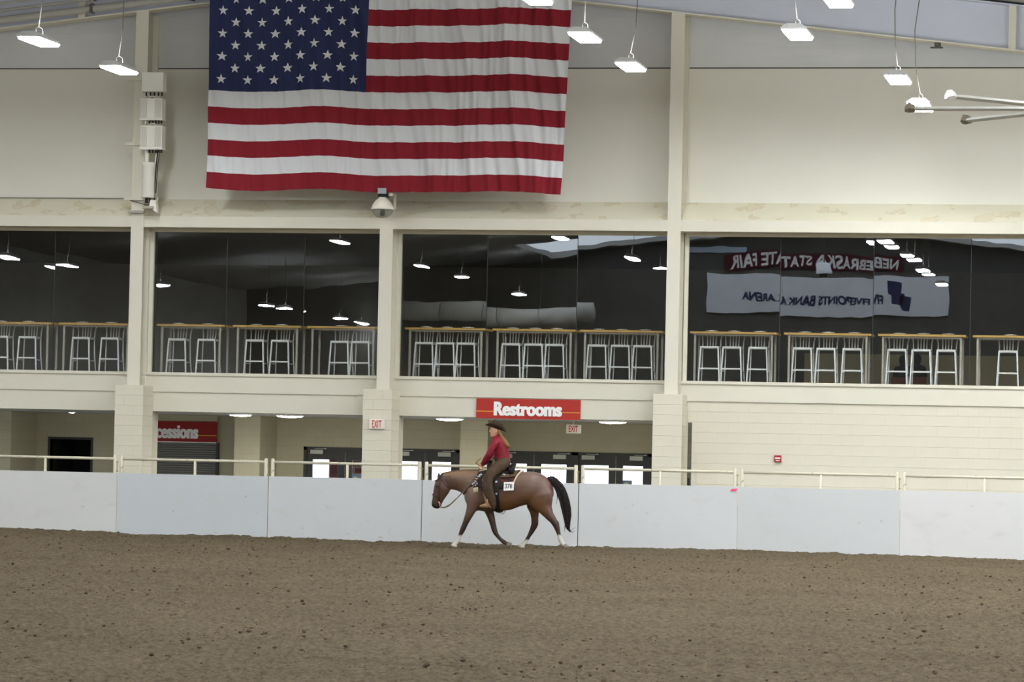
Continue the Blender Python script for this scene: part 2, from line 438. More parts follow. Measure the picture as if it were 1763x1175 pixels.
B(xk - 0.06, xk + 0.06, YC + 0.02, YC + 0.14, zraf(xk) - 0.08, zraf(xk)).box(xk - 0.14, xk + 0.1, YC + 0.06, YC + 0.10, zraf(xk) - 0.11, zraf(xk) - 0.08).build('beam_clamp', cable_m, r)
# pipes along the left rafter
pipe_m = mat('painted_sprinkler_pipe', (176, 174, 166), 0.5)
pz = [(0.14, 0.075, 1.62), (0.36, 0.03, 1.75), (0.5, 0.022, 1.7)]
pl_lab = ['thick grey sprinkler pipe along the left rafter', 'thin grey conduit above the sprinkler pipe', 'thinnest conduit high along the left rafter']
for (dz, r, y), lb in zip(pz, pl_lab):
    mb = MB(); mb.tube([(x, y, zraf(x) + dz) for x in (XL + 1, -5.2)], r, 10)
    mb.tube([(-11.6, y, zraf(-11.6) + dz), (-11.6, y, zraf(-11.6) + 0.93)], 0.012, 6).tube([(-9.1, y, zraf(-9.1) + dz), (-9.1, y, zraf(-9.1) + 0.93)], 0.012, 6)
    o = mb.build('ceiling_pipe', pipe_m, smooth=True, origin=(XL + 1, y, zraf(XL + 1))); tag(o, lb, 'pipe')
    for x in (-11.6, -9.1, -7.0):
        B(x - 0.03, x + 0.03, y - r - 0.01, y + r + 0.01, zraf(x) + dz - r - 0.01, zraf(x) + dz + r + 0.03).build('pipe_clamp', cable_m, o)
o = MB().tube([(XL + 0.5, YU - 0.03, PZH(100, 341.5, YU)), (COLS[0][0] - 0.02, YU - 0.03, PZH(100, 341.5, YU))], 0.013, 8).build('wall_conduit', mat('conduit_grey', (140, 140, 132), 0.5), origin=(-14, YU, 6.8))
tag(o, 'thin grey conduit running along the ledge to the antenna column', 'conduit')

# ------------------------------------------------------------------ lounge behind the windows
lounge_wall = mat('lounge_dark_wall', (150, 145, 132), 0.9, var=0.2, vscale=0.8)
lounge_dark = mat('lounge_dark_ceiling', (110, 107, 100), 0.9)
carpet = mat('lounge_carpet', (112, 104, 92), 0.95)
YLB = 20.0
struct('floor_lounge', B(XL, XR, YG + 0.02, YLB, Z_LF - 0.3, Z_LF), carpet)
struct('ceiling_lounge', B(XL, XR, YG + 0.45, YLB, 6.45, 6.6), lounge_dark)
struct('wall_lounge_back', B(XL, XR, YLB, YLB + 0.2, 2.6, 6.6), lounge_wall)
struct('wall_lounge_left', B(XL - 0.2, XL, YG + 0.1, YLB, 2.6, 6.6), lounge_wall)
struct('wall_lounge_right', B(XR, XR + 0.2, YG + 0.1, YLB, 2.6, 6.6), lounge_wall)
struct('wall_lounge_low', B(PX(1385, 612, 16.5), PX(1763, 615, 16.5) + 3, 16.5, 16.7, Z_LF, PZH(1690, 613, 16.5)), mat('tan_partition', (226, 212, 168), 0.8), label='low tan partition deep in the dim lounge')

glass = bpy.data.materials.new('window_glass'); glass.use_nodes = True
nt = glass.node_tree; nt.nodes.clear()
out = nt.nodes.new('ShaderNodeOutputMaterial'); mx = nt.nodes.new('ShaderNodeMixShader'); tr = nt.nodes.new('ShaderNodeBsdfTransparent'); gl = nt.nodes.new('ShaderNodeBsdfGlossy')
tr.inputs[0].default_value = (0.93, 0.94, 0.93, 1); gl.inputs['Roughness'].default_value = 0.0; gl.inputs[0].default_value = (0.92, 0.96, 1.0, 1)
mx.inputs[0].default_value = 0.13
tc = nt.nodes.new('ShaderNodeTexCoord'); n = nt.nodes.new('ShaderNodeTexNoise'); n.inputs['Scale'].default_value = 1.6; n.inputs['Detail'].default_value = 1
bp = nt.nodes.new('ShaderNodeBump'); bp.inputs['Strength'].default_value = 0.012; bp.inputs['Distance'].default_value = 0.03
nt.links.new(tc.outputs['Object'], n.inputs['Vector']); nt.links.new(n.outputs['Fac'], bp.inputs['Height']); nt.links.new(bp.outputs[0], gl.inputs['Normal'])
nt.links.new(tr.outputs[0], mx.inputs[1]); nt.links.new(gl.outputs[0], mx.inputs[2]); nt.links.new(mx.outputs[0], out.inputs[0])
seam_m = mat('glazing_seal', (58, 58, 58), 0.6)
def xg(x, y=520): return PX(x, y, YG)
BAYS = [(xg(-220, 520), xg(222 + 8), [xg(-60), xg(93)]), (xg(263.5), xg(652 + 6), [xg(389.5), xg(523)]), (xg(690), xg(1145 + 4), [xg(838), xg(993)]), (xg(1184.5), xg(1990), [xg(1343), xg(1503.5), xg(1671), xg(1840)])]
wlab = ['leftmost lounge window', 'lounge window left of the dome camera column', 'lounge window above the restrooms sign', 'rightmost lounge window mirroring the banners']
for i, (a, b, seams) in enumerate(BAYS):
    w = empty('window_%d' % (i + 1), ((a + b) / 2, YG, Z_SILL), wlab[i], kind='structure')
    t = 0.08
    for nm, bb in (('frame', (a - t, a, YG - 0.02, YG + 0.06, Z_SILL, Z_HEAD + 0.065)), ('frame', (b, b + t, YG - 0.02, YG + 0.06, Z_SILL, Z_HEAD + 0.065)), ('frame', (a, b, YG - 0.02, YG + 0.06, Z_HEAD, Z_BEAM))):
        B(*bb).build(nm, cream, w)
    edges = [a] + seams + [b]
    for k in range(len(edges) - 1):
        x0, x1 = edges[k] + 0.004, edges[k + 1] - 0.004
        mid = (len(edges) - 2) / 2 if i < 3 else 1
        mb = MB(); mb.add([(x0, YG, Z_SILL - 0.03), (x1, YG, Z_SILL - 0.03), (x1, YG, Z_HEAD + 0.03), (x0, YG, Z_HEAD + 0.03)], [(0, 1, 2, 3)])
        c = ((x0 + x1) / 2, YG, (Z_SILL + Z_HEAD) / 2)
        p = mb.build('pane', glass, w, origin=c)
        p.rotation_euler.z = -0.0037 * (k - mid) + random.uniform(-0.0006, 0.0006)
        p.rotation_euler.x = random.uniform(-0.0012, 0.0012)
    for sx in seams:
        B(sx - 0.005, sx + 0.005, YG - 0.006, YG + 0.006, Z_SILL, Z_HEAD).build('glazing_seal', seam_m, w)

# ------------------------------------------------------------------ concourse under the lounge
YCB = 8.0
ccw = mat('concourse_block_paint', (196, 190, 164), 0.8)
nt = ccw.node_tree; tc = nt.nodes.new('ShaderNodeTexCoord'); mp = nt.nodes.new('ShaderNodeMapping'); mp.inputs['Rotation'].default_value = (math.pi / 2, 0, 0)
br = nt.nodes.new('ShaderNodeTexBrick'); br.inputs['Scale'].default_value = 1.0; br.inputs['Brick Width'].default_value = BL; br.inputs['Row Height'].default_value = BH; br.inputs['Mortar Size'].default_value = 0.006
br.inputs['Color1'].default_value = lin(198, 192, 166); br.inputs['Color2'].default_value = lin(193, 187, 160); br.inputs['Mortar'].default_value = lin(187, 181, 156)
nt.links.new(tc.outputs['Object'], mp.inputs[0]); nt.links.new(mp.outputs[0], br.inputs['Vector']); nt.links.new(br.outputs['Color'], nt.nodes['Principled BSDF'].inputs['Base Color'])
struct('floor_concourse', B(XL, XR, 0.7, YCB + 0.2, Z_CF - 0.2, Z_CF), mat('polished_concrete', (150, 146, 138), 0.5))
struct('ceiling_concourse', B(XL, PILS[2][1], YS + 0.06, YCB + 0.2, Z_SOF, Z_SOF + 0.2), soffit_m, label='flat grey soffit over the concourse')
struct('wall_concourse_right', B(PILS[2][0] + 0.05, PILS[2][0] + 0.25, YG + 0.4, YCB, Z_CF, Z_SOF), ccw)
# door and shutter positions on the concourse back wall
def xc(x, y=790, Y=YCB): return PX(x, y, Y)
DOORS = [(xc(523), xc(593.6), xc(664), 'grey double door with a red brick view, left of the exit pilaster'),
         (xc(672), xc(731), xc(791), 'grey double door right of the exit pilaster'),
         (xc(848), xc(919), xc(990), 'grey double door behind the horse'),
         (xc(990), xc(1060), xc(1122), 'grey double door next to the third pilaster')]
ZD = PZH(990, 779, YCB)
dark_x = (xc(86), xc(156)); dark_z = PZH(120, 757, YCB)
holes = sorted([(d[0], d[2]) for d in DOORS] + [dark_x])
mb = MB(); x = XL
for a, b in holes:
    if a - x > 0.005: mb.box(x, a, YCB, YCB + 0.2, Z_CF, Z_SOF)
    top = dark_z if (a, b) == dark_x else ZD
    mb.box(a, b, YCB, YCB + 0.2, top, Z_SOF); x = b
mb.box(x, XR, YCB, YCB + 0.2, Z_CF, Z_SOF)
struct('wall_concourse_back', mb, ccw, label='tan block wall at the back of the concourse')
for (x0, x1, y, lab) in ((-14, xc(18, 780, 6.3), 6.3, 'tan block pier at the left edge'), (xc(403, 780, 6.6), xc(447, 780, 6.6), 6.6, 'tan block pier right of the concessions sign'), (xc(792, 780, 6.6), xc(839, 780, 6.6), 6.6, 'tan block pier between the double doors')):
    struct('pier', B(x0, x1, y, YCB, Z_CF, Z_SOF), ccw, label=lab)
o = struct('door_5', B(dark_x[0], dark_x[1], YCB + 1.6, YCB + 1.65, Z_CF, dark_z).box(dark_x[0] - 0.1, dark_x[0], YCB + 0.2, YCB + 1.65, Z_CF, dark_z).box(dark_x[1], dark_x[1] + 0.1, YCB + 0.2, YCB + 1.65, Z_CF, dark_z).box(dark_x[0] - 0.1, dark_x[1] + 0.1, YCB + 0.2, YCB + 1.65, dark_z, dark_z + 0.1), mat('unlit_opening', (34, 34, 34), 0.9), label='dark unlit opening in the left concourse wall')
B(dark_x[0] - 0.05, dark_x[0], YCB - 0.02, YCB + 0.2, Z_CF, dark_z + 0.05).box(dark_x[1], dark_x[1] + 0.05, YCB - 0.02, YCB + 0.2, Z_CF, dark_z + 0.05).box(dark_x[0], dark_x[1], YCB - 0.02, YCB + 0.2, dark_z, dark_z + 0.05).build('frame', dark_frame, o)
pane_m = bpy.data.materials.new('clear_door_glass'); pane_m.use_nodes = True
nt = pane_m.node_tree; nt.nodes.clear(); out = nt.nodes.new('ShaderNodeOutputMaterial'); mx = nt.nodes.new('ShaderNodeMixShader'); tr = nt.nodes.new('ShaderNodeBsdfTransparent'); gl = nt.nodes.new('ShaderNodeBsdfGlossy')
gl.inputs['Roughness'].default_value = 0.02; mx.inputs[0].default_value = 0.08
nt.links.new(tr.outputs[0], mx.inputs[1]); nt.links.new(gl.outputs[0], mx.inputs[2]); nt.links.new(mx.outputs[0], out.inputs[0])
gap_m = mat('bright_door_edge', (220, 224, 228), 0.4)
decal_b = mat('blue_decal', (120, 140, 180), 0.5); decal_y = mat('yellow_decal', (200, 204, 150), 0.5)
LZ = PZH(1010, 801.5, YCB)
for i, (a, m_, b, lab) in enumerate(DOORS):
    d = empty('door_%d' % (i + 1), ((a + b) / 2, YCB, Z_CF), lab, kind='structure')
    ft = 0.07
    B(a, a + ft, YCB - 0.02, YCB + 0.15, Z_CF, ZD).box(b - ft, b, YCB - 0.02, YCB + 0.15, Z_CF, ZD).box(a, b, YCB - 0.02, YCB + 0.15, ZD - ft, ZD).build('frame', dark_frame, d)
    for k, (p, q) in enumerate(((a + ft, m_ - 0.006), (m_ + 0.006, b - ft))):
        l0, l1 = (p + 0.12, q - 0.15) if k == 0 else (p + 0.15, q - 0.12)
        mb = B(p, l0, YCB + 0.03, YCB + 0.075, Z_CF + 0.01, ZD - ft).box(l1, q, YCB + 0.03, YCB + 0.075, Z_CF + 0.01, ZD - ft).box(l0, l1, YCB + 0.03, YCB + 0.075, LZ, ZD - ft).box(l0, l1, YCB + 0.03, YCB + 0.075, Z_CF + 0.01, 0.55)
        lf = mb.build('door_leaf', dark_frame, d)
        MB().add([(l0, YCB + 0.05, 0.55), (l1, YCB + 0.05, 0.55), (l1, YCB + 0.05, LZ), (l0, YCB + 0.05, LZ)], [(0, 1, 2, 3)]).build('pane', pane_m, lf)
        cx = l0 + 0.12 if k == 0 else l1 - 0.12
        B(cx - 0.16, cx + 0.12, YCB - 0.03, YCB + 0.03, LZ + 0.12, LZ + 0.21).build('door_closer', closer_m, lf)
        MB().bar((cx - 0.06, YCB - 0.03, LZ + 0.235), (cx + 0.2, YCB - 0.05, LZ + 0.235), 0.016, 0.012).box(cx + 0.16, cx + 0.2, YCB - 0.05, YCB + 0.03, LZ + 0.225, LZ + 0.25).build('closer_arm', closer_m, lf)
    B(m_ - 0.006, m_ + 0.006, YCB + 0.045, YCB + 0.06, Z_CF, ZD - ft).build('astragal', gap_m, d)
    if i in (0, 3):
        l0 = m_ + 0.156 if i == 3 else m_ + 0.156
        B(l0 + 0.0, l0 + 0.2, YCB + 0.04, YCB + 0.046, 1.02, 1.24).build('decal', decal_b, d)
        MB().lathe((l0 + 0.08, YCB + 0.036, 1.14), [(0.0, 0.004), (0.06, 0.004), (0.06, 0.0), (0.0, 0.0)], 14, 'y').build('decal_disc', decal_y, d)
# outside beyond the doors
struct('ground_outside', B(-40, 40, YCB + 0.2, 70, Z_CF - 0.3, Z_CF - 0.02), mat('pale_paving', (216, 214, 208), 0.8))
brick = mat('red_brick', (176, 108, 108), 0.8)
bx0, bx1 = PX(566, 815, 16), PX(640, 815, 16)
wb = struct('wall_outside', B(bx0, bx1 + 0.25, 16, 16.2, Z_CF, 2.2), mat('white_mortar', (236, 234, 232), 0.8), label='red brick wall outside the leftmost double door')
bmsh = B(-0.145, 0.145, -0.012, 0.02, -0.06, 0.06).mesh('brick'); bmsh.materials.append(brick)
k = 0; z = 0.66
while z < 2.1:
    x = bx0 + 0.3 + (0.16 if k % 2 else 0) + 0.16
    while x < bx1 + 0.1:
        link('brick', bmsh, wb, (x, 16, z)); x += 0.33
    z += 0.16; k += 1
o = B(PX(568, 815, 15), PX(581, 815, 15), 15, 15.3, Z_CF, 2.6).build('entrance_post', mat('maroon_post', (176, 118, 138), 0.7), origin=(PX(568, 815, 15), 15, Z_CF))
MB().box(PX(568, 815, 15) - 0.05, PX(581, 815, 15) + 0.05, 14.95, 15.35, 2.6, 2.68).build('cap', mat('maroon_post', (176, 118, 138)), o)
tag(o, 'dusty maroon post outside the leftmost double door', 'post')
# shutter and ceiling lights
sx0, sx1 = xc(208, 780, 7.9), xc(372, 780, 7.9); sz1 = PZH(320, 762, 7.9)
slat_m = mat('grey_shutter', (136, 135, 132), 0.5, metal=0.3)
sh = empty('rolling_shutter', ((sx0 + sx1) / 2, 7.9, Z_CF), 'closed grey rolling shutter under the concessions sign', 'shutter')
mb = MB(); z = Z_CF; rr = []
while z < sz1 - 0.02:
    rr += [(7.92, z), (7.895, z + 0.012), (7.89, z + 0.03), (7.905, z + 0.045)]; z += 0.05
mb.grid(lambda u, v: (sx0 + u * (sx1 - sx0), *rr[min(len(rr) - 1, round(v * (len(rr) - 1)))]), 1, len(rr) - 1)
tag(mb.build('slat_curtain', slat_m, sh), kind='stuff')
B(sx0 - 0.06, sx0, 7.87, YCB, Z_CF, sz1).build('guide_rail', dark_frame, sh)
B(sx1, sx1 + 0.05, 7.87, YCB, Z_CF, sz1).build('guide_rail', dark_frame, sh)
lens_c = mat('concourse_light_lens', (250, 250, 250), 0.4, emit=(255, 252, 244), estr=48.0)
for (x, y, w, lab) in ((124, 707, 12, 'small recessed light in the soffit above the dark opening'), (414, 714, 38, 'round ceiling light right of the concessions sign'), (499, 718, 46, 'round ceiling light left of the exit pilaster'), (774, 723, 46, 'round ceiling light above the horse neck'), (1055, 729, 46, 'round ceiling light right of the restrooms sign')):
    Yl = 4.2 if w > 20 else 5.5
    c = PY(x, y, Yl); r = w / 2 / 82
    o = empty('ceiling_light', (c.x, Yl, Z_SOF), lab, 'light', 'round lights in the concourse soffit')
    MB().lathe((c.x, Yl, Z_SOF), [(r + 0.02, 0.0), (r + 0.02, -0.02), (r, -0.025), (r, 0.0)], 24).build('rim', white_metal, o, True)
    MB().lathe((c.x, Yl, Z_SOF), [(r, -0.02), (r * 0.85, -0.02 - r * 0.07), (r * 0.4, -0.02 - r * 0.12), (0.01, -0.02 - r * 0.13)], 24).build('diffuser', lens_c, o, True)

# ------------------------------------------------------------------ signs
def sign(name, x0, x1, z0, z1, Y, face_m, text, tx, label, line_z, bold):
    o = empty(name, ((x0 + x1) / 2, Y, z0), label, 'sign')
    B(x0, x1, Y, Y + 0.04, z0, z1).build('panel', face_m, o)
    zl = z0 + (z1 - z0) * line_z
    B(x0, tx[0] - 0.015, Y - 0.003, Y, zl - 0.008, zl + 0.008).build('line', yellow_ink, o)
    B(tx[1] + 0.015, x1, Y - 0.003, Y, zl - 0.008, zl + 0.008).build('line', yellow_ink, o)
    lt = MB()
    for q in (-0.010, 0.0, 0.010):         # heavy poster lettering: strokes widened sideways
        t3 = text_mb(text, tx[0] + q, tx[1] + q, z0 + (z1 - z0) * 0.5, (z1 - z0) * 0.70, Y, bold, depth=0.008 + 0.003 * (q > 0) + 0.006 * (q < 0)); lt.add(t3.v, t3.f)
    lt.build('lettering', white_ink, o)
    return o
Ys = YS - 0.02
sign('restrooms_sign', PX(820, 704, Ys), PX(999, 706, Ys), PZH(900, 722, Ys), PZH(900, 687.5, Ys), Ys, red_sign, 'Restrooms', (PX(851, 704, Ys), PX(967, 704, Ys)), 'red sign reading Restrooms with a yellow line', 0.36, 0.028)
Yk = 7.86
zc0, zc1 = PZH(320, 761, Yk), PZH(320, 726, Yk)
o = sign('concessions_sign', PX(206, 740, Yk), PX(373, 745, Yk), zc0, zc1, Yk, red_sign2, 'Concessions', (PX(231, 742, Yk), PX(341, 742, Yk)), 'dark red sign ending in cessions behind a pilaster', 0.32, 0.028)
B(PX(206, 740, Yk), PX(373, 745, Yk), Yk + 0.001, Yk + 0.045, zc0 - 0.02, zc0).build('border', white_ink, o)
B(PX(206, 740, Yk), PX(373, 745, Yk), Yk + 0.04, YCB, zc0 - 0.02, Z_SOF).build('header', ccw, o)
def exit_sign(x0, x1, y0, y1, Y, label):
    a, b = PX(x0, y0, Y), PX(x1, y0, Y); z0, z1 = PZH((x0 + x1) / 2, y1, Y), PZH((x0 + x1) / 2, y0, Y)
    o = empty('exit_sign', ((a + b) / 2, Y, z0), label, 'exit sign', 'exit signs')
    B(a, b, Y, Y + 0.05, z0, z1).build('case', exit_white, o)
    B(a - 0.008, b + 0.008, Y + 0.05, Y + 0.06, z0 - 0.008, z1 + 0.008).build('back_plate', white_metal, o)
    text_mb('EXIT', a + (b - a) * 0.18, b - (b - a) * 0.18, (z0 + z1) / 2, (z1 - z0) * 0.78, Y, 0.012, depth=0.004).build('lettering', exit_red, o)
exit_sign(636, 661.5, 722.5, 738.5, YP - 0.07, 'white exit sign with red letters on the block pilaster')
exit_sign(975, 999.5, 732, 746, 5.2, 'white exit sign with red letters hanging under the concourse soffit')
# hanger of the second one
c = PY(987, 732, 5.2)
MB().tube([(c.x, 5.24, c.z), (c.x, 5.24, Z_SOF)], 0.01, 6).build('stem', white_metal, bpy.data.objects['exit_sign.001'])
# fire alarm, tape, dark post
Ya = YS + 0.029
a, b, z0, z1 = PX(1333.5, 790, Ya), PX(1345.5, 790, Ya), PZH(1339, 796, Ya), PZH(1339, 784.5, Ya)
o = empty('fire_alarm', ((a + b) / 2, Ya, z0), 'small red fire alarm box on the plain block wall', 'fire alarm')
B(a, b, Ya - 0.05, Ya, z0, z1).build('case', mat('alarm_red', (166, 36, 40), 0.4), o)
B(a + 0.015, b - 0.015, Ya - 0.056, Ya - 0.05, z0 + 0.06, z0 + 0.09).build('strobe', white_ink, o)
B(a + 0.03, b - 0.03, Ya - 0.062, Ya - 0.05, z0 + 0.02, z0 + 0.035).build('handle', white_ink, o)
x = PX(1187, 780, 1.75)
o = empty('door_edge_post', (x, 1.75, 0), 'narrow dark steel post beside the third pilaster', 'post')
B(x - 0.035, x + 0.035, 1.72, 1.8, 0.0, PZH(1188, 728, 1.75)).build('post', mat('dark_steel_post', (96, 92, 84), 0.5, metal=0.2, var=0.3, vscale=5), o)
B(x - 0.02, x + 0.02, 1.70, 1.72, PZH(1187, 836, 1.75), PZH(1187, 824, 1.75)).build('latch', rubber, o)

# ------------------------------------------------------------------ barrier panels round the arena
XE = [-10.865 + 3.055 * k for k in range(-1, 9)]
blab = ['past the left edge of the picture', 'leftmost, in front of the dark opening', 'in front of the concessions shutter', 'in front of the exit sign pilaster', 'behind the head of the horse', 'behind the tail of the horse', 'bearing the pink tape corner', 'below the red fire alarm', 'rightmost, beside the picture edge', '']
tint = [tuple(int(c * 0.94) for c in t) for t in [(226, 229, 230), (230, 231, 230), (218, 223, 227), (224, 227, 229), (226, 229, 230), (228, 230, 232), (221, 224, 225), (233, 233, 233), (231, 231, 232)]]
for k in range(len(XE) - 1):
    a, b = XE[k] + 0.008, XE[k + 1] - 0.008
    o = empty('barrier_panel', ((a + b) / 2, 0, 0), 'white board barrier panel with top rail, ' + blab[k + 0] if k else 'white board barrier panel with top rail, outside the picture on the left', 'barrier', 'white barrier panels round the arena')
    bm_ = mat('barrier_board_%d' % k, tint[k], 0.5, var=0.03, vscale=1.0)
    ramp_spots(bm_, 7.0, 0.70, 0.76, (160, 158, 150), detail=4, amount=0.55, seed=k * 3.1)
    ramp_spots(bm_, 2.4, 0.58, 0.80, (200, 199, 192), stretch=(1, 1, 2.0), detail=5, amount=0.5, seed=k * 5.3)
    ztop = 1.195 + (0.004 if k % 2 else 0)
    B(a, b, 0.0 + 0.004 * (k % 3), 0.022 + 0.004 * (k % 3), -0.12, ztop).build('board', bm_, o)
    MB().tube([(a + 0.05, 0.055, 1.475), (b - 0.05, 0.055, 1.475)], 0.027, 10).build('rail', rail_m, o, True)
    for px_ in (a + 0.06, b - 0.06):
        MB().tube([(px_, 0.055, -0.12), (px_, 0.055, 1.53), (px_, 0.055, 1.545)], [0.036, 0.036, 0.02], 10).build('post', rail_m, o, True)
    MB().tube([((a + b) / 2 + 0.03, 0.055, -0.12), ((a + b) / 2 + 0.03, 0.055, 1.46)], 0.026, 10).build('post', rail_m, o, True)
    MB().tube([(b - 0.02, 0.055, 1.22), (b - 0.02, 0.055, 1.43)], 0.009, 6).box(b - 0.045, b + 0.005, 0.035, 0.075, 1.40, 1.42).box(b - 0.045, b + 0.005, 0.035, 0.075, 1.22, 1.24).build('latch_pin', mat('worn_latch', (170, 158, 128), 0.5), o)
xt = PX(1263, 844, 0); zt = PZH(1263, 844, 0)
o = MB().prism([(xt - 0.07, -0.004, zt - 0.028), (xt + 0.045, -0.004, zt - 0.024), (xt + 0.075, -0.004, zt + 0.026), (xt - 0.035, -0.004, zt + 0.022)], (0, 0.007, 0)).build('tape_marker', mat('pink_tape', (250, 96, 140), 0.5), origin=(xt, 0, zt))
tag(o, 'small bright pink tape marker on the white barrier', 'tape')

# ------------------------------------------------------------------ flag
YF = 1.45
TLc, TRc = PY(363, -42, YF), PY(988, -42, YF); BLc, BRc = PY(355, 326, YF), PY(965.5, 333, YF)
def flag_pt(u, v, off=0.0):
    """u along the stripes, v down the flag"""
    p = (TLc * (1 - u) + TRc * u) * (1 - v) + (BLc * (1 - u) + BRc * u) * v
    sag = 0.022 * math.cos(2 * math.pi * (u * 2.05 + 0.35)) + 0.012 * math.sin(2 * math.pi * u * 3.6 + 0.8)
    if u < 0.06: sag += 0.03 * (1 - u / 0.06) * v
    fold = 0.030 * math.sin(2 * math.pi * (u * 7 - v * 0.9) + 1.2 * math.sin(u * 9)) + 0.022 * math.sin(2 * math.pi * (u * 19 - v * 2.4) + 2 * math.sin(u * 13 + v * 2)) + 0.011 * math.sin(2 * math.pi * (u * 43 - v * 2) + 3 * math.sin(v * 5 + u * 21))
    fold *= 0.8 + 1.0 * min(1, u * 1.4) * (1 - 0.4 * v)
    fold += 0.05 * v * v * math.sin(2 * math.pi * (u * 3.1 + 0.6 * v)) * (0.5 + 0.5 * v)
    return Vector((p.x, p.y + fold - off, p.z + sag))
flag = empty('flag', (flag_pt(0.5, 1).x, YF, flag_pt(0.5, 1).z), 'large American flag hanging on the end wall', 'flag')
def cloth(name, rgb):
    m = mat(name, rgb, 0.85, spec=0.1, bump=0.12, bscale=160)
    return m
fl_red, fl_white, fl_blue = cloth('flag_red', (138, 40, 50)), cloth('flag_white', (222, 224, 226)), cloth('flag_blue', (52, 58, 92))
UC = 0.445
for k in range(13):
    u0 = UC if k < 7 else 0.0
    MB().grid(lambda u, v: flag_pt(u0 + (1 - u0) * u, (k + v) / 13), int(260 * (1 - u0)), 6).build('stripe', fl_red if k % 2 == 0 else fl_white, flag, True)
cant = MB().grid(lambda u, v: flag_pt(UC * u, v * 7 / 13), 120, 40).build('canton', fl_blue, flag, True)
for r in range(9):
    for c_ in range(6 if r % 2 == 0 else 5):
        cu = ((c_ * 2 + 1 + (r % 2)) / 12) * UC; cv = ((r + 1) / 10) * 7 / 13
        mb = MB(); pts = []
        for q in range(10):
            rr_ = 0.105 if q % 2 == 0 else 0.042
            an = math.pi / 2 + q * math.pi / 5
            du = rr_ * math.cos(an) / 7.15; dv = -rr_ * math.sin(an) / 4.3
            pts.append(flag_pt(cu + du, cv + dv, 0.022))
        cen = flag_pt(cu, cv, 0.022)
        mb.add([cen] + pts, [(0, 1 + i, 1 + (i + 1) % 10) for i in range(10)])
        mb.build('star', fl_white, cant)
# halyard rod and ropes at the top (above the picture)
MB().tube([flag_pt(0, 0) + Vector((-0.1, 0, 0.03)), flag_pt(1, 0) + Vector((0.1, 0, 0.03))], 0.025, 8).build('hanging_rod', white_metal, flag)
for u in (0.05, 0.5, 0.95):
    p = flag_pt(u, 0); MB().tube([p, (p.x, p.y, zraf(p.x) + 0.03)], 0.006, 5).build('rope', cable_m, flag)

# ------------------------------------------------------------------ high bay lamps
lens_m = mat('lamp_lens', (255, 255, 255), 0.4, emit=(248, 252, 255), estr=LAMP)
up_m = mat('added_uplight', (255, 255, 255), 0.4, emit=(248, 252, 255), estr=LAMP * 0.6)  # upward glow added to the lamps to brighten roof and upper wall
house_m = mat('lamp_housing', (225, 226, 226), 0.45)
lamp_src = None
def make_lamp():
    o = empty('high_bay_lamp', (0, 0, 0))
    MB().rings([[(-.2, -.6, 0.0), (.2, -.6, 0), (.2, .6, 0), (-.2, .6, 0)], [(-.21, -.61, .012), (.21, -.61, .012), (.21, .61, .012), (-.21, .61, .012)], [(-.21, -.61, .03), (.21, -.61, .03), (.21, .61, .03), (-.21, .61, .03)], [(-.12, -.56, .10), (.12, -.56, .10), (.12, .56, .10), (-.12, .56, .10)]]).build('housing', house_m, o)
    MB().rings([[(-.175, -.575, -.04), (.175, -.575, -.04), (.175, .575, -.04), (-.175, .575, -.04)], [(-.19, -.59, -.001), (.19, -.59, -.001), (.19, .59, -.001), (-.19, .59, -.001)]]).build('lens', lens_m, o)     # drop lens
    MB().add([(-.09, -.5, .102), (.09, -.5, .102), (.09, .5, .102), (-.09, .5, .102)], [(0, 1, 2, 3)]).build('added_uplight_slot', up_m, o)  # glowing strip added so the roof bounces light onto the wall
    MB().tube([(0, -.12, .10), (-.03, -.1, .2), (-.01, 0, .25), (.03, .1, .22), (.03, .12, .10)], 0.005, 6).build('loop', cable_m, o, True)
    return o
def lamp_at(x, y, z, label, wob):
    global lamp_src
    if lamp_src is None: lamp_src = make_lamp(); o = lamp_src
    else: o = copy_tree(lamp_src)
    o.location = (x, y, z); WL[o.name] = Vector((x, y, z))
    tag(o, label, 'lamp', 'high bay lamps hung over the arena')
    zt = zroof(x) - z
    off = Vector((x, y, z))
    MB().tube([off + Vector((-.01, 0, .24)), off + Vector((wob, 0, .24 + (zt - .24) * .2)), off + Vector((wob * 1.3, 0, .24 + (zt - .24) * .5)), off + Vector((0.02, 0, zt))], 0.009, 6).build('cable', cable_m, o, True)
vis = [(PY(920, -4, -11.7), 'lamp cut by the top edge over the flag'), (PY(1007, 63, -7.1), 'lamp hanging at the right edge of the flag'), (PY(1086, 114, -2.7), 'lamp lowest in the pair between flag and tall column'),
       (PY(67, 70, -6.9), 'lamp nearest the left edge of the picture'), (PY(205, 119, -2.6), 'lamp beside the top of the antenna column'),
       (PY(1373, 58, -8.9), 'lamp hanging right of the tall column'), (PY(1546, 136, -3.0), 'lamp left of the fan, above its blade tips'), (PY(1585, 184, -1.6), 'lamp behind the fan blade, close to the wall')]
for (p, lab), wb_ in zip(vis, (0.02, 0.0, 0.08, 0.05, 0.05, -0.06, -0.06, -0.1)):
    lamp_at(p.x, p.y, p.z, 'lit white high bay ' + lab, wb_)
ROWS = {-24.0: (-39.4, -52, -65, -67.6, -75, -79), -15.3: (-41, -56.8, -64.7, -73.9), -7.35: (-39.5, -52.3, -58.7, -65.5, -68.2), 2.85: (-39.6, -41.6, -46.7, -49.4, -53.9, -57, -63.5), 7.4: (-39.5, -54, -63), 11.6: [-40 - 4.5 * q for q in range(9)], 15.5: [-40 - 4.5 * q for q in range(9)], 19.5: [-40 - 4.5 * q for q in range(9)]}  # rightmost rows are unseen lamps added to brighten the near dirt
